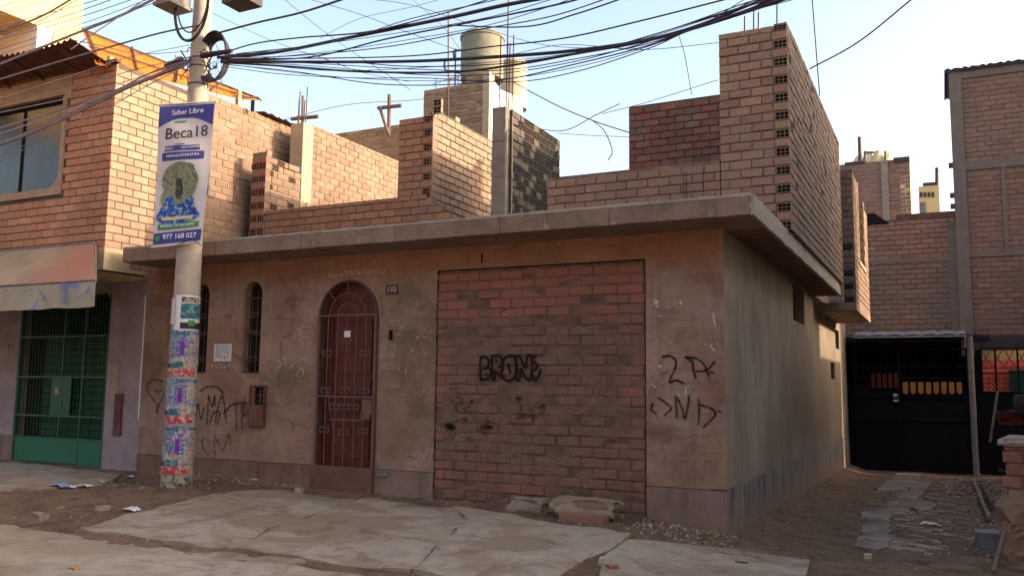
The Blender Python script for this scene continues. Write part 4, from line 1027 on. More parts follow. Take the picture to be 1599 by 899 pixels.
# ---- orange roof canopy
oc = thing('roof_canopy', 'bright orange corrugated canopy on thin posts along the neighbouring roof', 'canopy', (-8.3, .5, 5.5))
e0, e1 = P(128, 46, x=-8.5), P(408, 157, x=-7.65); l0, l1 = P(150, 100, x=-7.62), P(378, 156, x=-7.55)
e0 = Vector(e0); mb = MB(); n = 60; A_ = []; B_ = []
for i in range(n+1):
    t = i/n; c = .003*math.sin(t*2*math.pi*22)
    a = e0.lerp(Vector(e1), t); b = l0.lerp(Vector(l1), t); a.z += c; b.z += c; A_.append(a); B_.append(b)
mb.add(A_+B_, [(i, n+1+i, n+2+i, i+1) for i in range(n)], 0, True)
mb.add([p+Vector((0, 0, -.004)) for p in A_+B_], [(i+1, n+2+i, n+1+i, i) for i in range(n)], 0, True)
mb.build('sheet', M['orange'], oc)
mb = MB()
for t in (.02, .25, .5, .75, .98): mb.tube([e0.lerp(Vector(e1), t)+Vector((0, 0, .03)), l0.lerp(Vector(l1), t)+Vector((0, 0, .03))], .014, 5)
for s_ in (.1, .55): mb.tube([e0.lerp(l0, s_)+Vector((0, 0, .03)), Vector(e1).lerp(Vector(l1), s_)+Vector((0, 0, .03))], .012, 5)
mb.tube([e0, Vector(e1)], .018, 5)
mb.build('rafters', M['dark_steel'], oc)
for q0 in (l0.lerp(Vector(l1), .08), l0.lerp(Vector(l1), .97)):
    mb = MB(); mb.box((q0.x-.03, q0.y-.03, 5.38), (q0.x+.03, q0.y+.03, q0.z+.14)); mb.build('post', M['column_tan'], oc)
# ---- cream building behind
cb = thing('cream_building', 'tall cream rendered building with a dark recessed opening behind the rusty roof sheets', 'building', (-11, 2, 5))
bx_ = -9.6
def yz(px, py): p = P(px, py, x=bx_); return (p.y, p.z)
ye = yz(127, 60)[0]; a1 = yz(84, 50); a0 = yz(0, 16)
slope = (a1[1]-a0[1])/(a1[0]-a0[0])
y_in = a1[0]; zc = a1[1]; yl = yz(-60, 0)[0]
mb = MB(); plate(mb, pt_x(bx_), [(yl-3, zc+.0), (y_in, zc), (y_in, 5.3), (ye, 5.3), (ye, 12), (yl-3, 12)], [], 0, .15, 0); mb.box((bx_-6, ye-.15, 5.3), (bx_-.15, ye, 12)); mb.box((bx_-6, yl-3, zc), (bx_-.15, ye-.15, zc+.12))
mb.build('wall', M['cream_wall'], cb)
mb = MB(); mb.box((bx_-1.3, yl-3, 5.2), (bx_-1.2, y_in, zc)); mb.build('recess_wall', M['cream_wall'], cb)
qd = P(25, 90, x=bx_-1.2); mb = MB(); mb.box((bx_-1.22, qd.y-1.0, 5.3), (bx_-1.18, P(26, 100, x=bx_-1.2).y, P(20, 68, x=bx_-1.2).z)); mb.build('opening', M['black_metal'], cb)
q0, q1 = P(58, 78, x=bx_-1.19), P(79, 95, x=bx_-1.19); mb = MB(); mb.box((bx_-1.22, q0.y, 5.2), (bx_-1.17, q1.y, q0.z)); mb.build('door', M['redplate'], cb)
mb = MB(); mb.box((bx_-1.18, y_in-.25, 5.2), (bx_-.0, y_in-.02, zc)); mb.build('pier', M['white'], cb)
# ------------------------------------------------------------------ utility pole
px_, py_ = -5.98, -.75
pole = thing('utility_pole', 'round grey concrete utility pole plastered with bright posters near its foot', 'utility pole', (px_, py_, .1))
def rad(z): return .172-.0115*z
mb = MB(); zs_ = [-.3+.25*i for i in range(35)]
mb.tube([(px_, py_, z) for z in zs_], [rad(z) for z in zs_], 28); mb.build('shaft', M['pole'], pole)
cang = math.atan2(CAM.y-py_, CAM.x-px_)
def wrap(z0, z1, a0, a1, mat, name, off=.004, n=14, label=None, jag=0.0):
    mb = MB(); vs = []
    for i in range(n+1):
        a = cang+math.radians(a0+(a1-a0)*i/n)
        for z in (z0+jag*random.uniform(-1, 1), z1+jag*random.uniform(-1, 1)):
            r = rad(z)+off; vs.append((px_+r*math.cos(a), py_+r*math.sin(a), z))
    mb.add(vs, [(i*2, (i+1)*2, (i+1)*2+1, i*2+1) for i in range(n)], 0, True)
    o = mb.build(name, mat, pole)
    if label: o['label'] = label
    return o
# pixel heights on the pole converted through its axis
def pz(py, px=290): 
    t = (math.hypot(px_-CAM.x, py_-CAM.y)-.17); r = RCAM @ Vector((px-CX, -(py-CY), -F_PX)); return CAM.z+r.z/math.hypot(r.x, r.y)*t
random.seed(3)
for k, (a, b) in enumerate(((515, 588), (590, 662), (665, 742))):
    z1, z0 = pz(a, 287-k*7), pz(b, 280-k*6); h = z1-z0
    wrap(z0+.11, z1, -88, 35, M['poster'], 'poster', .004+.0012*k); wrap(z0+.12, z1-.02, 18, 88, M['poster_warm'], 'poster', .006+.0012*k); wrap(z0+.10, z0+.22, -60, 15, M['poster_warm'], 'poster_patch', .0085, jag=.012)
    o = wrap(z0+.01, z0+.10, -88, 50, M['red_strip'], 'poster_strip', .0075, jag=.006, label=None)
    wrap(z1-.045, z1-.02, -85, 85, M['teal_print'], 'poster_band', .0095)
    wrap(z0+.10, z0+.17, -50, 0, M['teal_print'], 'poster_band', .0095); wrap(z0+.10, z0+.15, -85, -52, M['print_black'], 'poster_band', .0095)
    wrap(z0+.24, z0+.40, -14, 2, M['violet'], 'poster_patch', .0088, jag=.02)
wrap(pz(515), pz(460), -50, 80, M['paper'], 'poster', .004, label='white and teal poster at the top of the pasted stack')
wrap(pz(497), pz(473), -22, 78, M['teal_print'], 'poster_image', .0065, jag=.004); wrap(pz(513), pz(503), -22, 78, M['print_black'], 'poster_image', .0065); wrap(pz(508), pz(499), 10, 40, M['banner_green'], 'poster_image', .008, jag=.006)
wrap(pz(472), pz(463), -20, 60, M['peeled'], 'poster_title', .0066)
wrap(pz(506), pz(465), -95, -48, M['banner_white'], 'poster', .012, jag=.006, label='pale sheet peeling off the left side of the pole')
wrap(pz(770, 272), pz(742, 275), -90, 90, M['peeled'], 'peeled_paper', .003, jag=.01)
# hardware near the top
def on_pole(px, py, y): return P(px, py, y=y)
mb = MB(); a = P(283, 25, y=py_-.05); b = P(316, -60, y=py_-.05)
mb.box((a.x-.02, py_-.42, a.z), (a.x+.22, py_-.12, b.z)); mb.box((a.x-.04, py_-.44, a.z-.02), (a.x+.24, py_-.1, a.z+.02)); tb = mb.build('junction_box', M['box_grey'], pole)
mb = MB(); a = P(366, 16, y=py_-.1); b = P(402, 10, y=py_-.1)
mb.box((a.x, py_-.3, a.z), (b.x, py_-.02, a.z+.5)); mb.build('junction_box', M['dark_steel'], pole)['label'] = 'dark box hanging right of the pole top'
mb = MB()
a = P(300, 10, y=py_-.25)
mb.tube([(a.x+.26*math.cos(t*math.pi/16), py_-.26, a.z+.42*math.sin(t*math.pi/16)) for t in range(33)], .018, 6)
mb.tube([(a.x+.05+.24*math.cos(t*math.pi/16), py_-.29, a.z+.06+.40*math.sin(t*math.pi/16)) for t in range(33)], .009, 6)
c = P(334, 88, y=py_-.05)
for k in range(6):
    rr = .29-.012*k
    mb.tube([(c.x+rr*.75*math.cos(t*math.pi/14)-.03, py_-.05+.02*k, c.z+rr*1.05*math.sin(t*math.pi/14)) for t in range(-12, 13)], .014, 6)
mb.build('cable_coil', M['cable'], pole)
mb = MB(); random.seed(21)
for k in range(26):
    z = c.z+random.uniform(-.12, .12); s_ = random.choice((-1, 1)); x = px_+s_*random.uniform(.12, .42)
    p0 = Vector((x, py_+random.uniform(-.2, .1), z)); pts = [p0]
    for _ in range(3): pts.append(pts[-1]+Vector((random.uniform(-.09, .09), random.uniform(-.04, .04), random.uniform(-.13, .06))))
    mb.tube(catmull(pts, 4), random.uniform(.004, .009), 4)
for k in range(7):
    x = px_+random.uniform(.2, .5); z = c.z-.05; mb.tube(catmull([(x, py_-.1, z), (x+random.uniform(-.03, .03), py_-.1, z-.15), (x+random.uniform(-.06, .06), py_-.1, z-random.uniform(.25, .5))], 4), .004, 4)
mb.tube([(px_-.42, py_-.12, c.z-.04), (px_-.14, py_-.14, c.z+.0)], .035, 8); mb.tube([(px_+.16, py_-.12, c.z), (px_+.62, py_-.12, c.z-.02)], [.038, .025], 8)
for z in (c.z+.02, c.z-.08, c.z-.3): mb.tube([(px_+(rad(z)+.006)*math.cos(t*math.pi/10), py_+(rad(z)+.006)*math.sin(t*math.pi/10), z) for t in range(21)], .006, 4)
mb.build('cable_tangle', M['cable'], pole)
# ---- banner
ba = math.radians(17); bu = Vector((math.cos(ba), math.sin(ba), 0)); bn_y = -1.02
tl, tr, bl_, br_ = [P(*q, y=bn_y) for q in ((250, 163), (337, 158), (239, 385), (314, 377))]
o0 = P(250, 163, y=-1.02)
# banner plane through o0 spanned by bu and the vertical
bnn = Vector((math.sin(ba), -math.cos(ba), 0))
def on_ban(px, py, d=0.0):
    r = RCAM @ Vector((px-CX, -(py-CY), -F_PX)); t = (o0+bnn*d-CAM).dot(bnn)/r.dot(bnn); return CAM+r*t
bn = thing('banner', 'long white and blue Beca 18 banner tied to the utility pole above head height', 'banner', tuple(o0))
def bq(name, pts, mat, d, label=None, nn=10, par=None):
    mb = MB(); vs = []
    (a, b, c, e) = [Vector(p) for p in pts]      # tl tr br bl in banner pixels
    for j in range(nn+1):
        for i in range(nn+1):
            s_, t_ = i/nn, j/nn
            q_ = a.lerp(b, s_).lerp(e.lerp(c, s_), t_); p = on_ban(q_.x, q_.y)
            lx = (q_.x-250)/85; ly = (q_.y-160)/225
            p = p + bnn*(d+.018*math.sin(ly*7)*.6+.03*noise.noise(Vector((lx*1.5, ly*3, 4)))-.05*max(0, lx-.72))
            vs.append(p)
    W = nn+1
    mb.add(vs, [(j*W+i, (j+1)*W+i, (j+1)*W+i+1, j*W+i+1) for j in range(nn) for i in range(nn)], 0, True)
    o = mb.build(name, mat, par or bn)
    if label: o['label'] = label
    return o
def bp(fx, fy):   # banner fraction -> pixel
    a = Vector((250, 164)).lerp(Vector((337, 159)), fx); b = Vector((239, 386)).lerp(Vector((314, 378)), fx); return a.lerp(b, fy)
def br2(x0, y0, x1, y1): return [bp(x0, y0), bp(x1, y0), bp(x1, y1), bp(x0, y1)]
bq('cloth', br2(0, 0, 1, 1), M['banner_white'], 0, nn=24)
bq('header_print', br2(.01, .015, .99, .105), M['blue_print'], .004)
mbx = MB(); hp = []
for i in range(13):
    t = i/12; hp.append((t, .105-.03*0)); 
vs = []
for i in range(13):
    t = i/12
    for f in (.104, .165-.065*math.sin(t*math.pi)):
        q_ = bp(.01+.98*t, f); p = on_ban(q_.x, q_.y); lx = (q_.x-250)/85; ly = (q_.y-160)/225
        vs.append(p+bnn*(.0035+.018*math.sin(ly*7)*.6+.03*noise.noise(Vector((lx*1.5, ly*3, 4)))-.05*max(0, lx-.72)))
mbx.add(vs, [(i*2, i*2+1, i*2+3, i*2+2) for i in range(12)], 0, True); mbx.build('header_curve', M['blue_print'], bn)
bv = (on_ban(*bp(.5, .0))-on_ban(*bp(.5, 1))).normalized()
bv = Vector((0, 0, 1)); bux = (on_ban(*bp(.95, .5))-on_ban(*bp(.05, .5))).normalized()
def btxt(s, size, fx, fy, mat, name, d=.03, sx=1.0):
    q_ = bp(fx, fy); p = on_ban(q_.x, q_.y)+bnn*d
    m4 = frame_mat(p, bux, bv) @ Matrix.Shear('XY', 4, (-.10, 0)) @ Matrix.Diagonal((sx, 1, 1, 1))
    return text_mesh(s, size, m4, mat, name, bn)
btxt('Saber Libre', .085, .53, .065, M['print_white'], 'title_text')
btxt('Beca18', .185, .54, .215, M['print_black'], 'headline_text')
bq('ribbon_print', br2(.15, .300, .80, .335), M['blue_print'], .004); bq('ribbon_print', br2(.10, .345, .88, .40), M['blue_print'], .004)
btxt('INSCRIPCIONES Y CENTRO', .036, .49, .318, M['print_white'], 'small_text'); btxt('PREPARATE EN LINEA', .042, .50, .372, M['print_white'], 'small_text')
bq('green_print', br2(.30, .125, .50, .135), M['banner_green'], .006); bq('green_print', br2(.35, .287, .52, .294), M['banner_green'], .006)
mt = N('banner_picture', .6)
f1 = mt.noise(11, 7, .75, dist=1.2)
cc = mt.ramp(f1, [(.3, (.02, .03, .03)), (.42, (.10, .13, .09)), (.5, (.20, .23, .15)), (.57, (.34, .33, .18)), (.62, (.10, .12, .10)), (.72, (.25, .28, .24))]); mt.col(cc); M['picture'] = mt.mat
mt = N('banner_crowd', .6); f1 = mt.noise(22, 4, .6)
mt.col(mt.ramp(f1, [(.32, (.02, .04, .20)), (.46, (.03, .13, .45)), (.55, (.05, .25, .50)), (.6, (.45, .40, .10)), (.68, (.30, .28, .25))], 'CONSTANT')); M['crowd'] = mt.mat
def blob(name, cx0, cy0, rx, ry, mat, d, seed, par=None):
    mb = MB(); ctr = bp(cx0, cy0); pts = []
    for i in range(36):
        t = i/36*2*math.pi; k = 1+.22*noise.noise(Vector((math.cos(t)*2, math.sin(t)*2, seed))); q_ = bp(cx0+rx*k*math.cos(t), cy0+ry*k*math.sin(t)); pts.append(q_)
    vs = []
    for q_ in [ctr]+pts:
        p = on_ban(q_.x, q_.y); lx = (q_.x-250)/85; ly = (q_.y-160)/225
        vs.append(p+bnn*(d+.018*math.sin(ly*7)*.6+.03*noise.noise(Vector((lx*1.5, ly*3, 4)))-.05*max(0, lx-.72)))
    mb.add(vs, [(0, (i+1) % 36+1, i+1) for i in range(36)], 0, True); return mb.build(name, mat, bn)
blob('picture_print', .48, .54, .34, .125, M['picture'], .012, 1); blob('picture_print', .45, .64, .27, .13, M['picture'], .014, 4); blob('picture_print', .24, .52, .12, .06, M['picture'], .013, 6)
blob('shade_print', .45, .60, .08, .075, M['dark_olive'], .0165, 5); blob('shoulder_print', .20, .66, .09, .06, M['picture'], .0157, 15); blob('mane_print', .66, .58, .10, .09, M['picture'], .0155, 12)
blob('crowd_print', .47, .785, .42, .075, M['crowd'], .017, 2); blob('crowd_print', .28, .71, .10, .06, M['crowd'], .018, 7); blob('crowd_print', .68, .71, .09, .05, M['crowd'], .0185, 9)
bq('lettering_print', br2(.16, .80, .78, .822), M['yellow_far'], .0195); bq('footer_green', br2(.08, .845, .92, .885), M['banner_green'], .0075); bq('footer_print', br2(.01, .905, .99, .985), M['blue_print'], .0075)
btxt('RESERVA TU VACANTE', .04, .5, .866, M['print_white'], 'small_text'); btxt('977 168 027', .082, .56, .945, M['print_white'], 'phone_text')
mb = MB(); q_ = on_ban(*bp(.11, .945))+bnn*.028; mb.add([q_+bux*.033*math.cos(t*math.pi/8)+bv*.033*math.sin(t*math.pi/8) for t in range(16)], [tuple(range(16))]); mb.build('phone_symbol', M['banner_green'], bn)
mb = MB(); mb.tube([on_ban(*bp(-.02, 0)), on_ban(*bp(1.02, 0))], .011, 6); mb.build('hem_rod', M['banner_white'], bn); mb = MB(); mb.tube([on_ban(*bp(-.04, 1)), on_ban(*bp(1.0, 1))], .011, 6); mb.build('hem_rod', M['banner_white'], bn)
bk = thing('banner', 'smaller teal and white sheet half hidden behind the large banner on the pole', 'banner', tuple(on_ban(326, 280, -.06)))
mb = MB(); pts = [on_ban(*q, -.05) for q in ((316, 256), (328, 258), (326, 306), (312, 310))]; mb.add(pts, [(3, 2, 1, 0)]); o = mb.build('cloth', M['paper'], bk)
mb = MB(); pts = [on_ban(*q, -.046) for q in ((318, 260), (327, 261), (325.5, 281), (317, 282))]; mb.add(pts, [(3, 2, 1, 0)]); pts = [on_ban(*q, -.046) for q in ((317, 286), (325, 286), (324.5, 304), (315, 307))]; mb.add(pts, [(3, 2, 1, 0)]); mb.build('teal_print', M['teal_print'], o)
mb = MB()
for a, b in (((262, 390), (300, 372)), ((300, 372), (314, 384))): mb.tube([on_ban(*a, .01), on_ban(*b, .02)], .004, 4)
mb.build('tie_wire', M['cable'], bn)
# ------------------------------------------------------------------ overhead cables
def cable(pts, y0, y1, r, label, group, mat='cable'):
    X0, X1 = pts[0][0], pts[-1][0]
    pp = [P(px, py, y=y0+(y1-y0)*((px-X0)/(X1-X0) if abs(X1-X0) > 3 else 0)) for px, py in pts]
    mb = MB(); mb.tube(catmull(pp, 8), r*.78, 6)
    return tag(mb.build('cable', M[mat]), label, 'cable', group)
GR = 'overhead cables strung from the utility pole'
fan = 'thin black cable among the loose fan of cables over the rooftops'
yb = py_-.1
cable([(340, 90), (430, 82), (560, 56), (700, 28), (790, 8), (880, -8)], yb, -1.6, .022, 'thickest black cable bundle climbing from the pole past the water tank', GR)
cable([(345, 84), (400, 68), (470, 59), (560, 52), (640, 38)], yb, -1.3, .010, 'slack cable arching just above the thickest bundle right of the pole', GR)
cable([(345, 96), (480, 97), (640, 96), (790, 88), (900, 79), (1000, 65), (1080, 45), (1160, 20), (1250, -10)], yb, -1.6, .020, 'thick cable sagging level across the picture to the top of the brick tower', GR)
cable([(345, 92), (520, 91), (650, 87), (760, 74), (880, 60), (1000, 33), (1150, -5)], yb, -1.9, .008, 'single cable passing just under the rim of the water tank', GR)
cable([(345, 98), (450, 104), (560, 112), (700, 113), (800, 102), (900, 84), (1000, 66), (1090, 40), (1210, -8)], yb, -1.55, .014, 'cable dipping lowest over the water tank tower then joining the right-hand bundle', GR)
cable([(340, 52), (400, 36), (470, 20), (545, -4)], yb, -1.6, .014, 'thick cable rising steeply from the pole above the coil', GR)
cable([(700, 40), (820, 42), (900, 22), (980, -5)], -1.2, -2.0, .008, 'short cable crossing the sky above the water tank rim', GR)
cable([(345, 94), (480, 90), (600, 62), (720, 38), (850, 12), (920, -5)], yb, -1.7, .010, 'thin cable running beneath the thickest bundle', GR)
fans = [[(350, 100), (500, 118), (640, 126), (780, 124), (900, 105), (1000, 77), (1090, 42), (1170, -5)],
        [(350, 97), (470, 102), (640, 116), (760, 117), (880, 100), (990, 72), (1100, 36), (1190, -5)],
        [(350, 90), (450, 88), (600, 74), (740, 48), (860, 26), (960, -6)],
        [(352, 95), (500, 110), (620, 108), (760, 98), (860, 88), (980, 68), (1130, 22), (1230, -8)],
        [(350, 104), (440, 116), (560, 122), (660, 122), (800, 128), (900, 112), (1010, 77), (1060, 55)],
        [(350, 96), (520, 96), (640, 104), (780, 100), (920, 80), (1060, 52), (1180, 10), (1225, -8)],
        [(400, 92), (520, 80), (640, 62), (760, 40), (860, 10), (900, -5)],
        [(370, 84), (520, 66), (640, 30), (740, 8), (800, -6)],
        [(352, 101), (460, 112), (600, 132), (760, 128), (900, 100), (1040, 62), (1200, -6)],
        [(352, 88), (480, 72), (620, 52), (760, 28), (880, -6)],
        [(352, 93), (500, 100), (640, 108), (780, 110), (900, 92), (1020, 66), (1140, 26), (1215, -6)],
        [(355, 86), (470, 76), (580, 50), (690, 22), (780, -6)],
        [(980, 70), (1060, 48), (1140, 26), (1230, 2), (1262, -8)],
        [(980, 66), (1060, 42), (1150, 10), (1200, -6)], [(990, 64), (1080, 36), (1150, 14), (1210, -4)]]
ORD = ['topmost', 'second highest', 'third highest', 'fourth highest', 'fifth highest', 'sixth highest', 'seventh highest', 'eighth highest', 'ninth highest', 'tenth highest', 'eleventh highest', 'twelfth highest', 'thirteenth highest', 'fourteenth highest', 'fifteenth highest', 'sixteenth highest', 'lowest']
def y_at(l, px):
    for (a, b), (c, d) in zip(l, l[1:]):
        if min(a, c) <= px <= max(a, c): return b+(d-b)*(px-a)/(c-a)
    return None
def ranks(ls, px):
    r = sorted((y_at(l, px), i) for i, l in enumerate(ls) if y_at(l, px) is not None)
    return {i: k for k, (_, i) in enumerate(r)}
RK = ranks(fans, 700); own = {8+0: 'x', 9-1+0: 'x'}
alt = iter(['short thin cable joining the bundle from below left of the brick tower', 'second short thin cable joining the bundle above the maroon wall', 'third short thin cable joining the bundle above the maroon wall'])
for i, l in enumerate(fans):
    lab = ('%s thin loose cable of the fan where it passes the steel mast' % ORD[RK[i]]) if i in RK else next(alt)
    cable(l, yb-.02*i, -1.5-.08*i, .0042+.0012*(i % 3), lab, GR)
# far thin lines crossing
far = 'very thin dark wire crossing high over the roofs at a slant'
thin_ = ['thin wire slanting down right from the top edge towards the wooden cross', 'long thin wire slanting across the water tank down to the brick tower', 'thin wire dropping right from the boxes at the pole top', 'thin wire crossing just above the water tank lid to the right', 'thin wire rising left beneath the main bundle back to the pole', 'short thin wire dropping onto the water tank from the top edge', 'thin wire climbing to the top edge left of the steel mast']
for i, l in enumerate([[(440, -4), (520, 60), (640, 140)], [(472, -4), (560, 22), (640, 52), (760, 88), (880, 70), (1000, 78), (1122, 67)], [(330, 20), (420, 62), (540, 104)], [(540, -4), (640, 8), (760, 46), (860, 72), (1000, 76)],
                       [(640, 128), (560, 112), (470, 82), (400, 100)], [(640, -4), (690, 40), (720, 80)], [(500, 60), (560, 30), (640, 12), (700, -4)]]):
    cable(l, 1.5+.5*i, 3.0+.4*i, .006, thin_[i], 'thin wires crossing over the roofs', 'cable_thin')
cable([(380, 198), (440, 188), (540, 164), (640, 157), (700, 150)], 6, 9, .011, 'lone thin wire running level past the wooden cross on the roof', 'thin wires crossing over the roofs', 'cable_thin')
cable([(1280, 150), (1268, -4)], 1.2, 1.2, .008, 'near-vertical wire dropping behind the top of the brick tower', 'thin wires crossing over the roofs', 'cable_thin')
cable([(1060, 55), (1070, 90), (1080, 148)], 2.5, 2.5, .007, 'short wire hanging down to the maroon wall', 'thin wires crossing over the roofs', 'cable_thin')
cable([(940, 178), (1010, 160), (1121, 125)], 3, 3.4, .006, 'faint wire reaching the left side of the brick tower', 'thin wires crossing over the roofs', 'cable_thin')
cable([(1264, 108), (1340, 66), (1430, -6)], 2.0, 1.0, .010, 'single wire rising right from the tower top into the empty sky', 'thin wires crossing over the roofs')
cable([(800, 128), (870, 165), (930, 190), (985, 208)], 5, 3.6, .012, 'wire sloping down right from the tank tower to the maroon wall', 'thin wires crossing over the roofs', 'cable_thin')
cable([(820, 198), (880, 204), (930, 180), (968, 162)], 6, 6, .010, 'wire curling up to a loose end left of the maroon wall', 'thin wires crossing over the roofs', 'cable_thin')
cable([(925, 188), (944, 205), (956, 235), (950, 250)], 5, 5, .012, 'drooping wire end hanging over the gap beside the maroon wall', 'thin wires crossing over the roofs', 'cable_thin')
cable([(870, 208), (930, 212), (985, 214)], 6, 6, .007, 'pale wire nearly level in the gap left of the maroon wall', 'thin wires crossing over the roofs', 'cable_thin')
# left of the pole
GL = 'cables running left from the pole past the upper window'
cable([(300, 96), (250, 116), (200, 136), (130, 170), (60, 202), (-20, 232)], yb-.05, -2.4, .030, 'thick twisted bundle sloping down left past the orange canopy', GL)
cable([(300, 92), (240, 112), (170, 146), (90, 172), (-20, 206)], yb-.1, -2.6, .012, 'cable just above the thick left-hand bundle', GL)
cable([(310, 40), (250, 52), (170, 74), (80, 100), (-20, 130)], yb, -2.4, .013, 'cable from the junction box sloping down left above the canopy', GL)
cable([(250, -6), (190, 24), (130, 48), (60, 76), (-20, 108)], -1.6, -2.8, .018, 'thick double cable entering at top left across the cream building', GL)
cable([(120, -6), (60, 28), (-20, 56)], -2.0, -2.6, .015, 'thick cable cutting the upper left corner of the cream wall', GL)
LF = [[(245, -6), (150, 30), (70, 55), (-20, 84)], [(222, -6), (140, 22), (60, 46), (-20, 66)], [(190, -6), (100, 26), (-20, 64)], [(90, -6), (-20, 30)], [(60, -6), (-20, 16)], [(175, -6), (80, 20), (-20, 45)], [(270, -6), (160, 34), (60, 66), (-20, 92)], [(300, 88), (200, 112), (100, 140), (-20, 172)], [(130, -6), (50, 40), (-20, 68)],
                       [(300, 70), (200, 90), (100, 122), (-20, 160)], [(300, 94), (220, 120), (120, 150), (-20, 180)], [(300, 97), (220, 126), (100, 174), (-20, 216)], [(300, 98), (200, 150), (100, 200), (-20, 252)], [(298, 80), (220, 84), (150, 70), (100, 60)], [(235, -6), (190, 24), (150, 50), (110, 78)],
                       [(298, 99), (240, 128), (150, 180), (60, 222), (-20, 262)]]
RL = ranks(LF, 50)
for i, l in enumerate(LF):
    lab = ('%s of the thin cables running down to the left picture edge' % ORD[RL[i]]) if i in RL else ('thin cable sagging from the pole across the orange canopy' if i == 13 else 'thin cable from the top edge down to the left canopy corner')
    cable(l, yb-.1-.03*i, -2.2-.1*i, .005+.001*(i % 3), lab, GL)
# ------------------------------------------------------------------ roofs behind, left to middle
for k, (px, top, bot, arm) in enumerate(((607, 148, 212, ((590, 627, 167), (592, 606, 168))), (472, 150, 200, ((455, 497, 184),)))):
    yv = 7.6 if k == 0 else 3.2
    lb = 'weathered wooden cross-shaped post standing on the brick wall' if k == 0 else 'short wooden post with a crossbar above the concrete column'
    t = thing('wooden_post', lb, 'wooden post', tuple(P(px, bot, y=yv)))
    mb = MB(); a, b = P(px, bot, y=yv), P(px+1, top, y=yv); mb.tube([a, b], .05 if k == 0 else .03, 4); mb.build('upright', M['rot_wood'], t)
    mb = MB(); a, b = P(arm[0][0], arm[0][2]+2, y=yv-.05), P(arm[0][1], arm[0][2]-2, y=yv-.05); mb.tube([a, b], .045 if k == 0 else .035, 4)
    if k == 0: mb.tube([P(593, 168, y=yv-.1), P(606, 208, y=yv-.1)], .04, 4)
    mb.build('crossbar', M['rot_wood'], t)
mw = thing('brick_wall', 'tan brick wall behind the roofs with the wooden cross standing on it', 'wall', (-9.8, 8, 3))
zt_ = P(585, 200, y=8).z
m_ = MB(); brick_face(m_, pt_y(8), -11.4, -7.6, 4.2, zt_, L=.235, H=.088, J=.014, jit=.006); backing(m_, pt_y(8), -11.4, -7.6, 3, zt_, .012, .2, 1); m_.build('brickwork', [M['bk_tan_old'], M['mortar_tan'], M['hole']], mw)
tkb = thing('brick_building', 'tall brick stair tower with bright white side wall carrying the water tank', 'building', (-11, 14, 0))
a = P(662, 142, y=14); b = P(765, 112, y=14); bb = P(727, 132, y=14)
m_ = MB(); brick_face(m_, pt_y(14), a.x, b.x-.22, 6, a.z, L=.25, H=.10, J=.018, jit=.02, inset=.01)
brick_face(m_, pt_y(14), bb.x, b.x-.22, a.z, b.z, L=.25, H=.10, J=.018, jit=.02, inset=.01)
backing(m_, pt_y(14), a.x, b.x-.003, 0, a.z+.01, .012, .3, 1); backing(m_, pt_y(14), bb.x, b.x-.003, a.z+.01, b.z, .012, .3, 1)
m_.build('wall', [M['bk_tan_old'], M['mortar_tan'], M['hole']], tkb)
mb = MB(); mb.box((b.x-.22, 13.985, 6), (b.x-.004, 14.1, b.z+.02)); mb.build('corner_column', M['column_tan'], tkb)
c1 = P(820, 158, x=b.x)
mb = MB(); vs = [(b.x, 14, 0), (b.x, c1.y, 0), (b.x, c1.y, P(818, 200, x=b.x).z), (b.x, c1.y-.3, c1.z), (b.x, 14.6, P(780, 140, x=b.x).z), (b.x, 14, b.z)]
mb.add(vs+[(x-.2, y, z) for x, y, z in vs], [(0, 1, 2, 3, 4, 5)]+[(i, 6+i, 6+(i+1) % 6, (i+1) % 6) for i in range(6)]); mb.build('side_wall', M['white'], tkb)
mb = MB()
for x in (a.x+.3, a.x+.8, a.x+1.1): mb.tube([(x, 14.2, a.z-.2), (x, 14.2, a.z+.4)], .012, 4)
mb.tube([(a.x+.2, 14.2, a.z+.25), (a.x+1.3, 14.2, a.z+.4)], .012, 4); mb.build('rebar', M['rebar'], tkb)
def tank(name, lab, px0, px1, pt_, pb, yv, mat, pipes=False):
    A, B, T, Bo = P(px0, pb, y=yv), P(px1, pb, y=yv), P((px0+px1)/2, pt_, y=yv), P((px0+px1)/2, pb, y=yv)
    r = (B.x-A.x)/2*.95; cx2 = (A.x+B.x)/2; z0, z1 = Bo.z-.3, T.z
    t = thing(name, lab, 'water tank', (cx2, yv, z0))
    mb = MB(); zz2 = [z0+(z1-z0)*i/10 for i in range(11)]
    mb.tube([(cx2, yv, z) for z in zz2], [r*(1.0 if 0 < i < 10 else .99) for i in range(11)], 32); mb.build('body', M[mat], t)
    mb = MB(); mb.tube([(cx2, yv, z1-.08), (cx2, yv, z1+.02)], [r*1.045, r*1.045], 32); mb.tube([(cx2, yv, z1+.02), (cx2, yv, z1+.14)], [r*1.0, r*.35], 32); mb.build('lid', M[mat], t)
    if pipes:
        mb = MB(); x = cx2-r-.1
        mb.tube(catmull([(x+.1, yv-.2, z1-.35), (x-.15, yv-.2, z1-.35), (x-.15, yv-.2, z1-.6), (x-.45, yv-.2, z1-.6), (x-.45, yv-.2, z1-.9), (x-.2, yv-.2, z1-1.0), (x+.1, yv-.2, z1-1.1)], 4), .035, 5)
        mb.tube([(x-.05, yv-.25, z0-.6), (x-.05, yv-.25, z1-.3)], .025, 5); mb.tube([(x-.3, yv-.25, z0-.3), (x+.1, yv-.25, z0-.25)], .025, 5); mb.tube([(x-.25, yv-.25, z0+.1), (x+.1, yv-.25, z0+.12)], .02, 5); mb.build('pipework', M['box_grey'], t)
    return t
tank('water_tank', 'large grey-green cylindrical water tank on top of the brick stair tower', 722, 784, 60, 112, 15, 'tank', True)
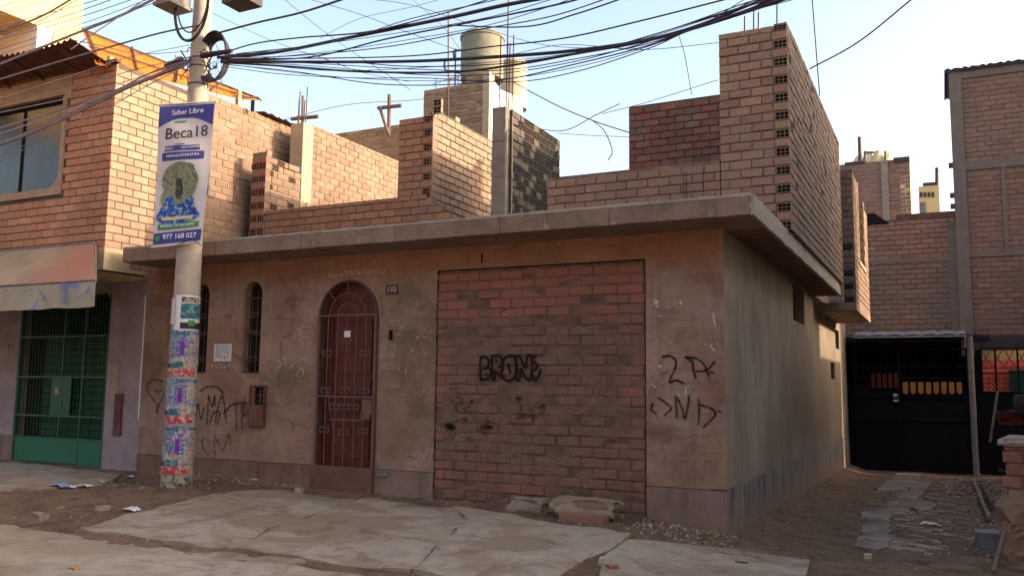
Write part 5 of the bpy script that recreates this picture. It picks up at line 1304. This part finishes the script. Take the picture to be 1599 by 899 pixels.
tank('water_tank', 'smaller cream water tank just right of the large one, catching the sun', 783, 822, 100, 158, 17.5, 'tank_cream')
mb = MB(); a = P(700, 135, y=12); mb.tube([P(700, 200, y=12), P(700, 18, y=12)], .02, 5); tag(mb.build('antenna_mast', M['rebar']), 'thin steel mast standing left of the large water tank', 'mast')
# ------------------------------------------------------------------ alley end and right side
# next house along the alley, jutting out
nx2 = thing('brick_house', 'narrow overhanging brick storey with a tall window opening beyond the alley wall', 'house', (0, 8, 2.6))
mb = MB(); mb.box((-3.0, 6.42, 2.62), (.60, 9.2, 2.74)); mb.build('floor_slab', M['slab'], nx2)
m_ = MB(); brick_face(m_, pt_y(6.43), .425, .60, 2.74, 4.86, L=.18, H=.09, J=.014, cellprob=.5); backing(m_, pt_y(6.43), .425, .598, 2.74, 4.85, .012, .12, 1); m_.build('end_wall', [M['bk_side'], M['mortar_grey'], M['hole']], nx2)
m_ = MB(); hl = lambda u, z: 7.25 < u < 8.35 and z > 3.5
brick_face(m_, pt_x(.60), 6.44, 9.15, 2.74, 4.8, hole=hl, top=lambda u: 4.9-.10*(u-6.4))
backing(m_, pt_x(.60), 6.45, 9.15, 2.74, 3.48, .012, .13, 1); backing(m_, pt_x(.60), 6.45, 7.22, 3.48, 4.78, .012, .13, 1); backing(m_, pt_x(.60), 8.38, 9.15, 3.48, 4.62, .012, .13, 1)
m_.build('side_wall', [M['bk_tan_old'], M['mortar_tan'], M['hole']], nx2)
mb = MB(); mb.box((.47, 7.2, 3.44), (.615, 8.4, 3.50)); mb.box((.47, 7.17, 3.5), (.61, 7.24, 4.8)); mb.box((.47, 8.36, 3.5), (.61, 8.42, 4.7)); mb.build('window_surround', M['column_tan'], nx2)
mb = MB(); mb.box((.49, 7.24, 3.5), (.51, 8.36, 4.68)); mb.build('boarded_opening', M['old_wood'], nx2)
# tall building right
tb = thing('brick_building', 'tall red-brown brick building with concrete columns rising at the right edge', 'building', (5, 11.6, 0))
YB = 11.6
tcol0, tcol1 = P(1490, 300, y=YB).x, P(1510, 300, y=YB).x
ztop = P(1495, 112, y=YB).z; zb1, zb2 = P(1550, 262, y=YB).z, P(1550, 250, y=YB).z; zb3, zb4 = P(1550, 400, y=YB).z, P(1550, 393, y=YB).z; zlow = P(1550, 524, y=YB).z
m_ = MB(); 
for (z0, z1) in ((zlow+.02, zb3), (zb4, zb1), (zb2, ztop-.12)):
    brick_face(m_, pt_y(YB+.03), tcol1, 4.2, z0, z1, L=.235, H=.088, J=.016, jit=.006, inset=.007)
backing(m_, pt_y(YB+.03), tcol1-.02, 5.6, zlow, ztop-.01, .012, .3, 1)
m_.build('wall', [M['bk_far'], M['mortar'], M['hole']], tb)
m_ = MB(); brick_face(m_, pt_x(5.6), YB, 14, zlow, ztop); m_.build('end_wall', [M['bk_far'], M['mortar'], M['hole']], tb)
mb = MB(); mb.box((tcol0, YB-.01, zlow-.4), (tcol1, YB+.3, ztop)); mb.box((tcol1, YB+.01, zb1), (5.6, YB+.3, zb2)); mb.box((tcol1, YB+.01, zb3), (5.6, YB+.3, zb4)); mb.box((tcol1, YB+.005, ztop-.16), (5.6, YB+.3, ztop)); mb.box((2.95, YB+.012, zb3), (3.02, YB+.3, zb1)); mb.build('concrete_frame', M['column_dull'], tb)
mb = MB(); n = 90; r0 = []; r1 = []
for i in range(n+1):
    x = tcol0-.08+(8.5-tcol0)*i/n*.9; c = .02*math.sin(x*40); r0.append((x, YB-.08, ztop+.05+c)); r1.append((x, YB+2.5, ztop+.2+c))
mb.add(r0+r1, [(i, n+1+i, n+2+i, i+1) for i in range(n)]+[(i+1, n+2+i, n+1+i, i) for i in range(n)]); mb.box((tcol0-.05, YB-.05, ztop), (5.6, YB+.02, ztop+.04)); mb.build('roof_sheet', M['dark_steel'], tb)
mb = MB(); mb.box((tcol0+.1, YB+.3, 2.6), (tcol0+.3, YB+5, ztop)); mb.build('side_wall', M['column_dull'], tb)
mb = MB(); mb.box((tcol1, YB-.0, zlow-.28), (5.6, YB+.25, zlow)); mb.build('lintel', M['dark_steel'], tb)
mb = MB()
for z in (P(1487, 258, y=YB).z, P(1487, 305, y=YB).z, P(1487, 322, y=YB).z): mb.box((tcol0-.08, YB-.02, z-.05), (tcol0, YB+.06, z+.05))
mb.build('beam_stub', M['dark_steel'], tb)
# lower brick wall between
lb = thing('brick_wall', 'blank brick wall with grey mortar patches above the dark garage gate', 'wall', (1, YB, 2.5))
zt2 = P(1420, 345, y=YB+.1).z
cA, cB = P(1497, 450, y=YB).x-.12, P(1500, 450, y=YB).x
mk = N('brick_grey_patch', .93)
r = mk.island(); X, Y, Z = mk.sep()
c = mk.ramp(r, [(0, (.25, .13, .09)), (.5, (.32, .17, .11)), (1, (.20, .115, .085))])
g_ = mk.math('MULTIPLY', mk.rngmask(Z, 4.15, 3.9), mk.mask(mk.noise(.9, 5), .3, .55))
c = mk.mix(mk.math('MULTIPLY', g_, .85), c, (.165, .125, .095)); mk.col(c); mk.bump(mk.noise(50, 4), .6, .01); M['bk_patch'] = mk.mat
m_ = MB(); brick_face(m_, pt_y(YB+.1), -.4, tcol0-.02, 2.45, zt2, L=.235, H=.088, J=.016, jit=.006, inset=.007); backing(m_, pt_y(YB+.1), -.4, tcol0+.10, 2.4, zt2-.01, .012, .25, 1); m_.build('brickwork', [M['bk_patch'], M['mortar_grey'], M['hole']], lb)
mb = MB(); mb.box((tcol0-.16, YB+.085, 2.4), (tcol0+.09, YB+.3, zt2-.1)); zq = P(1420, 405, y=YB).z; mb.box((-.4, YB+.09, zq-.05), (tcol0-.17, YB+.3, zq+.04)); mb.build('concrete_band', M['column_dull'], lb)
mb = MB(); zk = zt2; mb.box((P(1400, 340, y=YB+.3).x, YB+.15, zk), (tcol0, YB+.4, P(1450, 334, y=YB+.3).z)); mb.box((.0, YB+.2, zk-.02), (P(1400, 340, y=YB).x, YB+1, zk+.06)); mb.build('coping_sheet', M['rust_sheet'], lb)
mb = MB(); a, b = P(1358, 336, y=YB+.2), P(1382, 350, y=YB+.2); mb.add([(a.x-.3, YB+.1, b.z-.02), (b.x+.1, YB+.1, b.z-.02), (a.x+.1, YB+.1, a.z+.02), (a.x-.25, YB+.1, a.z), (a.x-.3, YB+.8, b.z-.02), (b.x+.1, YB+.8, b.z-.02), (a.x+.1, YB+.8, a.z+.02), (a.x-.25, YB+.8, a.z)], [(0, 1, 2, 3), (1, 5, 6, 2), (3, 2, 6, 7)]); mb.build('tarpaulin', M['black_metal'], lb)
# background buildings
bb = thing('brick_building', 'distant brick building with a concrete column, flat top and lit right side', 'building', (0, 22, 0))
a, b = P(1300, 256, y=22), P(1420, 246, y=22); zt3 = b.z
m_ = MB(); brick_face(m_, pt_y(22), a.x-1, b.x, 5, zt3-.15, L=.3, H=.11, J=.02, jit=.012, inset=.012); backing(m_, pt_y(22), a.x-1, b.x-.003, 2, zt3-.02, .012, .3, 1); m_.build('wall', [M['bk_far'], M['mortar'], M['hole']], bb)
mb = MB(); q0, q1 = P(1377, 300, y=22).x, P(1388, 300, y=22).x; mb.box((q0, 21.97, 5), (q1, 22.2, zt3-.02)); mb.build('column', M['column'], bb)
mb = MB(); cend = P(1432, 300, x=b.x).y; mb.box((b.x-.3, 22.01, 2), (b.x-.002, cend, zt3-.5)); mb.build('side_wall', M['cream'], bb)
mb = MB(); mb.box((P(1319, 252, y=22).x, 21.95, zt3-.05), (P(1350, 252, y=22).x, 22.4, zt3+.03)); mb.box((P(1395, 252, y=22).x, 21.95, zt3-.12), (b.x, 22.4, zt3+.03)); mb.build('coping', M['dark_steel'], bb)
sh = thing('roof_hut', 'small pale junk pile and frame on the roof of the distant brick building', 'roof clutter', (0, 22.5, zt3))
mb = MB(); 
for px in (1351, 1383): mb.tube([P(px, 254, y=22.3), P(px, 236, y=22.3)], .05, 4)
mb.tube([P(1351, 238, y=22.3), P(1366, 238, y=22.3)], .04, 4); mb.build('frame', M['box_grey'], sh)
mb = MB(); cpt = P(1372, 243, y=22.6)
for i in range(4): mb.tube([(cpt.x-.7+.3*i, 22.6, zt3-.1), (cpt.x-.7+.3*i+.1, 22.6, zt3+.35+.12*(i in (1, 2)))], [.3, .1], 7)
mb.build('heap', M['cream'], sh)
mb = MB(); mb.tube([P(1343, 253, y=22.2), P(1342, 214, y=22.2)], .06, 5); tag(mb.build('antenna_mast', M['rebar']), 'thin mast on the left of the distant brick building roof', 'mast')
yb2 = thing('yellow_building', 'small far yellow building with a row of dark openings in the gap', 'building', (6, 45, 0))
a, b, c_ = P(1434, 292, y=45), P(1466, 289, y=45), P(1450, 340, y=45)
mb = MB(); mb.box((a.x, 45, 0), (b.x, 50, b.z)); mb.build('wall', M['yellow_far'], yb2)
for i in range(4):
    q0, q1 = P(1436+i*6.3, 300, y=44.9), P(1440+i*6.3, 307, y=44.9); mb = MB(); mb.box((q0.x, 44.92, q1.z), (q1.x, 45.01, q0.z)); mb.build('window', M['dark_steel'], yb2)
mb = MB(); q0, q1 = P(1436, 316, y=44.9), P(1446, 335, y=44.9); mb.box((q0.x, 44.92, q1.z), (q1.x, 45.01, q0.z)); mb.build('door', M['box_grey'], yb2)
mb = MB(); q0, q1 = P(1441, 287, y=46), P(1460, 284, y=46); mb.box((q0.x, 46, b.z-.1), (q1.x, 48, q1.z)); mb.build('roof_box', M['dark_steel'], yb2)
mb = MB(); mb.tube([P(1463, 292, y=46), P(1463, 262, y=46)], .1, 5); mb.build('mast', M['rebar'], yb2)
# ---- garage gate and canopy
YG = 11.15
gg = thing('garage_gate', 'tall dark garage gate with a row of amber plates at the alley end', 'gate', (1.2, YG, -.15))
gx0, gx1 = .0, P(1515, 600, y=YG).x; gz0, gz1 = -.2, P(1420, 527, y=YG).z
mb = MB(); mb.box((gx0, YG+.04, gz0), (gx1, YG+.05, P(1420, 600, y=YG).z)); mb.build('sheet', M['black_metal'], gg)
mb = MB(); mb.box((-.5, 17, -.6), (2.6, 17.2, 2.6)); mb.box((-.5, YG+.4, 2.42), (2.6, 17, 2.5)); mb.box((-.6, YG+.2, -.6), (-.45, 17, 2.5)); mb.box((2.3, YG+.6, -.6), (2.4, 17, 2.5)); mb.build('garage_interior', M['void'], gg)
mb = MB()
for px in (1335, 1404, 1512): x = P(px, 600, y=YG).x; mb.box((x-.025, YG-.02, gz0), (x+.025, YG+.04, gz1))
for py in (545, 572, 590, 620, 655): z = P(1420, py, y=YG).z; mb.box((gx0, YG-.01, z-.018), (gx1, YG+.04, z+.018))
x = gx0+.07
while x < gx1: mb.box((x-.006, YG+.01, P(1420, 590, y=YG).z), (x+.006, YG+.03, gz1)); x += .11
mb.build('frame', M['black_metal'], gg)
for i in range(8):
    a, b = P(1409.5+i*12.0, 596, y=YG-.02), P(1418.5+i*12.0, 614, y=YG-.02); mb = MB(); mb.box((a.x, YG-.03, b.z+.02), (b.x, YG-.015, a.z)); mb.box((a.x+.015, YG-.03, b.z-.01), (b.x-.015, YG-.015, b.z+.02)); mb.build('amber_plate', M['amber'], gg)
for i in range(5):
    a, b = P(1360+i*9.0, 582, y=YG-.02), P(1367+i*9.0, 606, y=YG-.02); mb = MB(); mb.box((a.x, YG-.028, b.z), (b.x, YG-.014, a.z)); mb.build('red_plate', M['redplate'], gg)
a, b = P(1394, 613, y=YG-.03), P(1404, 628, y=YG-.03); mb = MB(); mb.box((a.x, YG-.034, b.z), (b.x, YG-.03, a.z)); st_ = mb.build('sticker', M['teal'], gg); mb = MB(); mb.box((a.x+.01, YG-.037, a.z-.07), (b.x-.03, YG-.034, a.z-.02)); mb.box((a.x+.01, YG-.037, b.z+.02), (b.x-.01, YG-.034, b.z+.05)); mb.build('sticker_print', M['paper'], st_)
cp = thing('corrugated_canopy', 'shallow galvanised corrugated canopy over the dark garage gate', 'canopy', (1.2, 11, gz1))
mb = MB(); n = 120; r0 = []; r1 = []
cx0_, cx1_ = P(1331, 520, y=10.6).x, P(1508, 520, y=10.6).x
zc_ = P(1420, 524, y=10.6).z
for i in range(n+1):
    x = cx0_+(cx1_-cx0_)*i/n; c = .022*abs(math.sin(math.pi*(x-cx0_)/.31)); r0.append((x, 10.6, zc_+.01+c)); r1.append((x, YB, zc_+.14+c))
mb.add(r0+r1, [(i, i+1, n+2+i, n+1+i) for i in range(n)], 0, True); mb.add([(p[0], p[1], p[2]-.006) for p in r0+r1], [(i+1, i, n+1+i, n+2+i) for i in range(n)], 0, True); mb.build('sheet', M['galv'], cp)
mb = MB(); mb.tube([(cx0_, 10.62, zc_-.02), (cx1_, 10.62, zc_-.02)], .02, 6); mb.tube([(cx1_-.02, 10.6, zc_-.02), (cx1_-.02, 10.9, zc_-.22)], .02, 5); mb.build('gutter_pipe', M['galv'], cp)
gp = thing('gate_post', 'thin round concrete post between the dark gate and the grilled opening', 'post', (2.3, 11.1, -.2))
mb = MB(); a, b = P(1515, 525, y=11.05), P(1524, 722, y=11.05); mb.tube([(b.x, 11.05, -.3), (b.x-.01, 11.05, a.z)], .055, 12); mb.build('shaft', M['column'], gp)
# grilled opening at right with yard beyond; wall colour carries its sunlit brightness
go = thing('iron_grille', 'black iron grille with crossed bars showing a pink wall behind at the right edge', 'grille', (3, YB, 1))
za, zb_ = P(1560, 542, y=YB).z, P(1560, 612, y=YB).z; x0, x1 = P(1533, 580, y=YB).x, 4.4
mb = MB(); mb.box((tcol1, YB+.02, -.4), (5.6, YB+.10, zb_)); mb.box((tcol1, YB+.02, zb_), (x0, YB+.1, zlow-.28)); mb.box((3.9, YB+.02, zb_), (5.6, YB+.1, zlow-.28)); mb.box((tcol1, YB+.02, za), (5.6, YB+.1, zlow-.28+.01)); mb.build('lower_sheet', M['black_metal'], go)
mb = MB()
for px in (1533, 1555, 1590, 1630): x = P(px, 580, y=YB).x; mb.box((x-.018, YB-.0, zb_), (x+.018, YB+.02, za))
for py in (543, 574, 582, 612): z = P(1560, py, y=YB).z; mb.box((x0, YB-.002, z-.01), (3.9, YB+.018, z+.01))
z1_, z2_ = P(1560, 545, y=YB).z, P(1560, 572, y=YB).z; x = x0
while x < 3.8: mb.tube([(x, YB, z2_), (x+.18, YB, z1_)], .007, 4); mb.tube([(x, YB, z1_), (x+.18, YB, z2_)], .007, 4); x += .2
z3_, z4_ = P(1560, 583, y=YB).z, zb_; x = x0
for k in range(26):
    xx = x0+.05+(k % 7)*.09; z = z4_+.05+(k//7)*.09
    mb.tube([(xx+.04*math.cos(t*.6), YB, z+.04*math.sin(t*.6)) for t in range(9)], .006, 4)
mb.build('bars', M['black_metal'], go)
pw = thing('garden_wall', 'pink wall with a teal board seen through the iron grille', 'wall', (4, 15, 0))
mb = MB(); zz3 = P(1560, 562, y=15).z; mb.box((2.45, 15, -.5), (9, 15.2, zz3)); mb.build('wall', M['pink'], pw)
mb = MB(); zz4 = P(1560, 548, y=15).z; mb.box((2.45, 15.02, zz3), (9, 15.2, zz3+1.0)); mb.build('upper_wall', M['cream'], pw)
a, b = P(1575, 577, y=14.9), P(1640, 615, y=14.9); mb = MB(); mb.box((a.x, 14.9, b.z), (b.x, 14.95, a.z)); mb.build('board', M['teal'], pw)
# unseen house across the alley, placed and sized to shade the side wall
oh = thing('brick_house', 'unseen house on the right outside the frame, placed to shade the side wall', 'house', (9, 3, 0))
mb = MB(); mb.box((5.75, 8.62, -.6), (9, 11.5, 3.75))  # low wing added to keep the foot of the side wall in shade
mb.box((6, -3.6, -.6), (12, 8.6, 7.2)); mb.build('wall', M['lintel'], oh)
mb = MB(); mb.box((5.9, -3.7, 7.2), (12.1, 8.7, 7.3)); mb.build('roof', M['slab_edge'], oh)
oh = thing('shading_block', 'unseen plain block added across the street behind the camera to dim the facade', 'building', (-4, -20, 0))  # added out of view to cut the sky light reaching the facade
mb = MB(); mb.box((-30, -28, -.6), (24, -19, 10)); mb.build('wall', M['bk_side'], oh)
mb = MB(); mb.box((-30.1, -28.1, 10), (24.1, -18.9, 10.2)); mb.build('roof', M['slab_edge'], oh)
# ------------------------------------------------------------------ low brick wall in the right foreground
fw2 = thing('low_wall', 'eroded low brick garden wall with a rounded cement cap at the right foreground', 'wall', (3, .3, 0))
y0 = .25; wl = P(1566, 700, y=y0).x; wz = P(1566, 693, y=y0).z
m_ = MB()
def edge_x(z): return wl + .012*noise.noise(Vector((0, 0, z*9))) - .035*sst(.55, .35, z) + (.02 if int(z/.1) % 3 == 0 else 0)
z = -.12; row = 0
while z < wz-.04:
    x = edge_x(z)+random.uniform(-.01, .012); first = True
    while x < 3.9:
        L_ = .13 if (first and row % 2) else .24; xe = x+L_
        if not (z < .5 and random.random() < .25): brick(m_, pt_y(y0), x, xe, z, z+.088, d0=random.uniform(-.006, .012), d1=.14, inset=.010, jit=.008)
        x = xe+.014; first = False
    z += .102; row += 1
backing(m_, pt_y(y0), wl+.03, 3.9, -.2, wz-.02, .02, .22, 1)
m_.build('brickwork', [M['brick_red'], M['mortar_tan'], M['hole']], fw2)
mb = MB(); n = 40; prof = [(-.02, 0), (-.03, .03), (.02, .065), (.12, .078), (.22, .05), (.24, 0)]
vs = []
for i in range(n+1):
    x = wl-.03+(3.95-wl)*i/n; e_ = min(1, i/2.0)
    for (d, h) in prof: vs.append((x, y0+d+.01*noise.noise(Vector((x*4, d*9, 1))), wz-.01+h*(.45+.55*e_)+.012*noise.noise(Vector((x*5, d*5, 3)))))
k6 = len(prof); mb.add(vs, [(i*k6+k, i*k6+k+1, (i+1)*k6+k+1, (i+1)*k6+k)[::-1] for i in range(n) for k in range(k6-1)]+[tuple(range(k6))], 0, False); mb.build('cement_cap', M['rock'], fw2)
mb = MB(); gx, gz = 34, 18; vs = []
for jz in range(gz+1):
    for ix in range(gx+1):
        x = wl-.045+.06*noise.noise(Vector((jz*.35, 0, 5)))*(ix < 4)+(3.95-wl)*ix/gx; z = -.2+.72*jz/gz
        d = .05+.05*(1-jz/gz)+.035*noise.noise(Vector((x*6, z*6, 1)))+.02*noise.noise(Vector((x*17, z*17, 3)))
        if jz == gz: d = -.02
        if ix == 0: d = -.15
        vs.append((x, y0-d, z))
mb.add(vs, [(q*(gx+1)+p, q*(gx+1)+p+1, (q+1)*(gx+1)+p+1, (q+1)*(gx+1)+p) for q in range(gz) for p in range(gx)], 0, False)
mb.build('eroded_render', M['adobe'], fw2)
# ------------------------------------------------------------------ rubble, stones and litter
def stone(name, mat, c, s, seed, label=None, cat=None, group=None, flat=.6, sub=2, rot=0, kind=None, parent=None):
    import bmesh
    bm = bmesh.new(); bmesh.ops.create_icosphere(bm, subdivisions=sub, radius=1)
    for v in bm.verts:
        p = v.co.copy(); q_ = p.copy()
        for ax in range(3): q_[ax] = max(-.58, min(.58, q_[ax]))/.58*.85
        k = 1+.30*noise.noise(p*1.4+Vector((seed, 0, 0)))+.20*noise.noise(p*4+Vector((seed, 3, 0)))+(.13*noise.noise(p*10+Vector((seed, 3, 0))) if sub > 2 else 0)
        v.co = Vector((q_.x*s[0]*k, q_.y*s[1]*k, q_.z*s[2]*k))
    bmesh.ops.rotate(bm, verts=bm.verts, cent=(0, 0, 0), matrix=Matrix.Rotation(rot, 3, 'Z'))
    m = MB(); m.add([v.co+Vector(c) for v in bm.verts], [tuple(v.index for v in f.verts) for f in bm.faces]); bm.free()
    return tag(m.build(name, mat, parent), label, cat, group, kind)
def gs(px, py, dz=0): p = GP(px, py); return (p.x, p.y, G(p.x, p.y)+dz)
c = gs(824, 797, .06); stone('concrete_chunk', M['rock'], c, (.20, .10, .075), 1.2, 'smaller flat concrete chunk at the foot of the infill bricks', 'rubble', None, sub=3)
c = gs(912, 808, .10); stone('concrete_chunk', M['rock'], c, (.33, .14, .085), 4.1, 'larger flat concrete chunk lying on a red brick by the wall', 'rubble', None, sub=3, rot=.05)
c = gs(915, 812, .02); m_ = MB(); m_.box((c[0]-.22, c[1]-.12, c[2]-.03), (c[0]+.22, c[1]+.02, c[2]+.045)); tag(m_.build('brick', M['brick_red']), 'red brick propping up the larger concrete chunk', 'brick')
for k, (px, py, s_, mt_, lab) in enumerate((
    (62, 812, (.085, .06, .05), 'rock', 'brown broken stone at the road edge on the far left'),
    (160, 795, (.08, .05, .03), 'rock', 'flat brown stone in the dirt between road and path'),
    (95, 793, (.05, .03, .015), 'rock', 'small dark stone in the dirt near the left edge'),
    (942, 884, (.035, .03, .05), 'rock_pale', 'upright pale stone beside the manhole slab'),
    (955, 892, (.04, .04, .03), 'brick_red', 'reddish stone at the left corner of the manhole slab'),
    (468, 768, (.055, .045, .04), 'rock_pale', 'rounded pale stone just left of the door'),
    (1355, 870, (.03, .025, .03), 'rock_pale', 'white stone in front of the nearest alley slab'),
    (1150, 890, (.03, .02, .015), 'rock', 'tiny stone lying on the manhole slab'),
    (1450, 868, (.05, .04, .02), 'rock', 'flat stone right of the nearest alley slab'),
    (450, 830, (.035, .02, .012), 'rock', 'dark pebble on the pavement right of the pole'))):
    stone('stone', M[mt_], gs(px, py, s_[2]*.5), s_, 7+k*3.1, lab, 'stone', 'loose stones on the ground', rot=k)
random.seed(99)
def litter(px, py, s, mat, lab, seed, cat='litter'):
    c = gs(px, py, .015); mb = MB(); n = 7; vs = []
    for j in range(n):
        for i in range(n):
            u, v = i/(n-1)-.5, j/(n-1)-.5
            vs.append((c[0]+u*s*2, c[1]+v*s, c[2]+s*.35*abs(noise.noise(Vector((u*4+seed, v*4, seed))))+s*.15*(1-4*u*u)))
    mb.add(vs, [(j*n+i, j*n+i+1, (j+1)*n+i+1, (j+1)*n+i) for j in range(n-1) for i in range(n-1)], 0, False)
    return tag(mb.build('plastic_bag' if cat == 'plastic bag' else 'litter', M[mat]), lab, cat)
litter(93, 762, .12, 'bag_blue', 'crumpled pale blue plastic bag in the gutter', 1, 'plastic bag')
litter(110, 763, .07, 'bag_white', 'small white scrap right beside the blue bag', 2)
litter(133, 761, .09, 'bag_white', 'white crumpled bag to the right of the blue bag', 3, 'plastic bag')
litter(157, 755, .05, 'bag_white', 'tiny pale scrap higher up the dirt bank', 4)
litter(205, 797, .10, 'bag_white', 'white torn paper at the left tip of the pavement slab', 5)
litter(275, 857, .0, 'bag_white', 'x', 6) if False else None
litter(115, 892, .05, 'amber', 'small orange scrap lying on the road', 7)
litter(203, 744, .06, 'bag_white', 'whitish scrap at the corner of the lilac wall', 8)
litter(397, 756, .04, 'bag_white', 'white scrap in the debris between pole and door', 9)
litter(1440, 735, .14, 'bag_white', 'white plastic sheet near the garage gate', 10)
litter(1452, 820, .10, 'bag_white', 'long white strip of plastic right of the alley slabs', 11)
litter(1545, 831, .07, 'paper', 'sheet of white paper lying on the grey block', 12)
litter(1340, 724, .05, 'bag_white', 'small white scrap at the foot of the garage gate', 13)
# gravel and crumbs that nobody could count
mb = MB(); random.seed(4)
def crumb(x, y, s, m):
    z = G(x, y)+s*.2
    v = [Vector((random.uniform(-1, 1), random.uniform(-1, 1), random.uniform(-.6, .8))).normalized()*s*random.uniform(.6, 1.1) for _ in range(4)]
    pts = [(x+s, y, z-s*.2), (x-s*.5, y+s*.8, z-s*.3), (x-s*.6, y-s*.8, z-s*.2), (x+v[0].x*.3, y+v[0].y*.3, z+s*.7), (x+s*.4, y-s*.5, z+s*.45)]
    mb.add(pts, [(0, 3, 4), (0, 1, 3), (1, 2, 3), (2, 4, 3), (2, 0, 4)], m)
zones = [(-7.2, -4.8, -.25, .0, 420, .016), (-.75, .1, -.5, -.02, 330, .018), (-8.5, -5.6, -1.0, -.3, 260, .014), (.05, .7, 0, 6, 420, .014), (.9, 2.3, .4, 6.5, 620, .018), (-9, -5, -2.6, -.2, 420, .009), (.0, 2.3, -.8, 10.5, 1300, .009), (-4.6, -.8, -.2, -.02, 260, .010), (-1.4, -.5, -1.6, -.4, 300, .013), (-4.6, -3.5, -2.9, -2.5, 100, .012), (-3.6, -1.0, -2.9, -2.2, 200, .010), (1.7, 3.2, 5, 10, 500, .035)]
for (xa, xb, ya, yb_, n, s_) in zones:
    for _ in range(n): crumb(random.uniform(xa, xb), random.uniform(ya, yb_), s_*random.choice((.5, .7, 1, 1, 1.6)), random.choice((0, 0, 0, 1, 2)))
tag(mb.build('gravel', [M['rock'], M['rock_pale'], M['brick_red']]), kind='stuff')['label'] = 'scattered gravel, crumbs and debris over the dirt'
# flat broken slivers right of the alley slabs
mb = MB()
for _ in range(150):
    px, py = random.gauss(1425, 38), random.uniform(742, 862); c = gs(px, py, .008); a = random.uniform(-.5, .5); l_ = random.uniform(.03, .12); w2 = random.uniform(.01, .03)
    dx, dy = math.cos(a)*l_, math.sin(a)*l_; mb.hexa([(c[0]-dx, c[1]-dy-w2, c[2]-.02), (c[0]+dx, c[1]+dy-w2, c[2]-.02), (c[0]+dx*.8, c[1]+dy+w2, c[2]-.02), (c[0]-dx*.7, c[1]-dy+w2, c[2]-.02), (c[0]-dx, c[1]-dy-w2, c[2]+.008), (c[0]+dx, c[1]+dy-w2, c[2]+.004), (c[0]+dx*.8, c[1]+dy+w2, c[2]+.012), (c[0]-dx*.7, c[1]-dy+w2, c[2]+.008)])
tag(mb.build('rubble', M['rock']), kind='stuff')['label'] = 'flat broken slivers of concrete beside the alley slabs'
# junk by the right edge
mb = MB(); a = gs(1528, 858); mb.box((a[0]-.02, a[1], a[2]-.03), (a[0]+.2, a[1]+.25, a[2]+.15)); tag(mb.build('concrete_block', M['box_grey']), 'grey block with a sheet of paper beside the low brick wall', 'block')
def board(p0, p1, w_, lab, mat='old_wood', rr=.02):
    mb = MB(); mb.tube([p0, p1], [w_, w_*.9], 4); tag(mb.build('wooden_board', M[mat]), lab, 'board', 'boards leaning in the alley junk')
board(gs(1552, 898, .02), Vector(gs(1560, 890))+Vector((.06, .1, .30)), .022, 'pale narrow board leaning on the end of the low brick wall')
board(gs(1535, 760, .03), Vector(gs(1552, 800, .10)), .05, 'dark board lying along the junk behind the low wall', 'rot_wood')
board(gs(1520, 752, .03), Vector(gs(1545, 815, .06)), .035, 'thin pale pole lying on the ground behind the low wall', 'column')
board(P(1546, 690, y=8.5), P(1558, 610, y=8.5), .02, 'thin upright stick in front of the iron grille', 'column')
for k, (px, py, yv, s_, mt_, lab) in enumerate(((1577, 652, 8, (.20, .2, .13), 'redplate', 'rusty red drum-like lump on top of the junk heap'), (1600, 632, 7.9, (.18, .2, .16), 'void2', 'dark lump at the right edge of the junk heap'))):
    p = P(px, py, y=yv); stone('rubble_lump', M[mt_], p, s_, 31+k*2.7, lab, 'rubble', 'junk heap at the right edge')
mb = MB(); random.seed(8)
for k in range(150):
    x = random.uniform(2.75, 4.2); y = random.uniform(6.8, 9.0); h = max(.05, 1.15*sst(2.65, 3.3, x)*random.uniform(.5, 1)); z = random.uniform(-.15, h*.8); a = random.uniform(0, 3.1); l_ = random.uniform(.12, .4)
    mb.tube([(x, y, z), (x+l_*math.cos(a), y+l_*math.sin(a)*.6, z+random.uniform(-.1, .15))], random.uniform(.015, .045), 4)
tag(mb.build('junk_heap', M['void2']), kind='stuff')['label'] = 'dark tangle of scrap wood and rubble behind the low brick wall'
# keys of the survey are not needed in the file
for o in bpy.data.objects:
    if 'org' in o: del o['org']
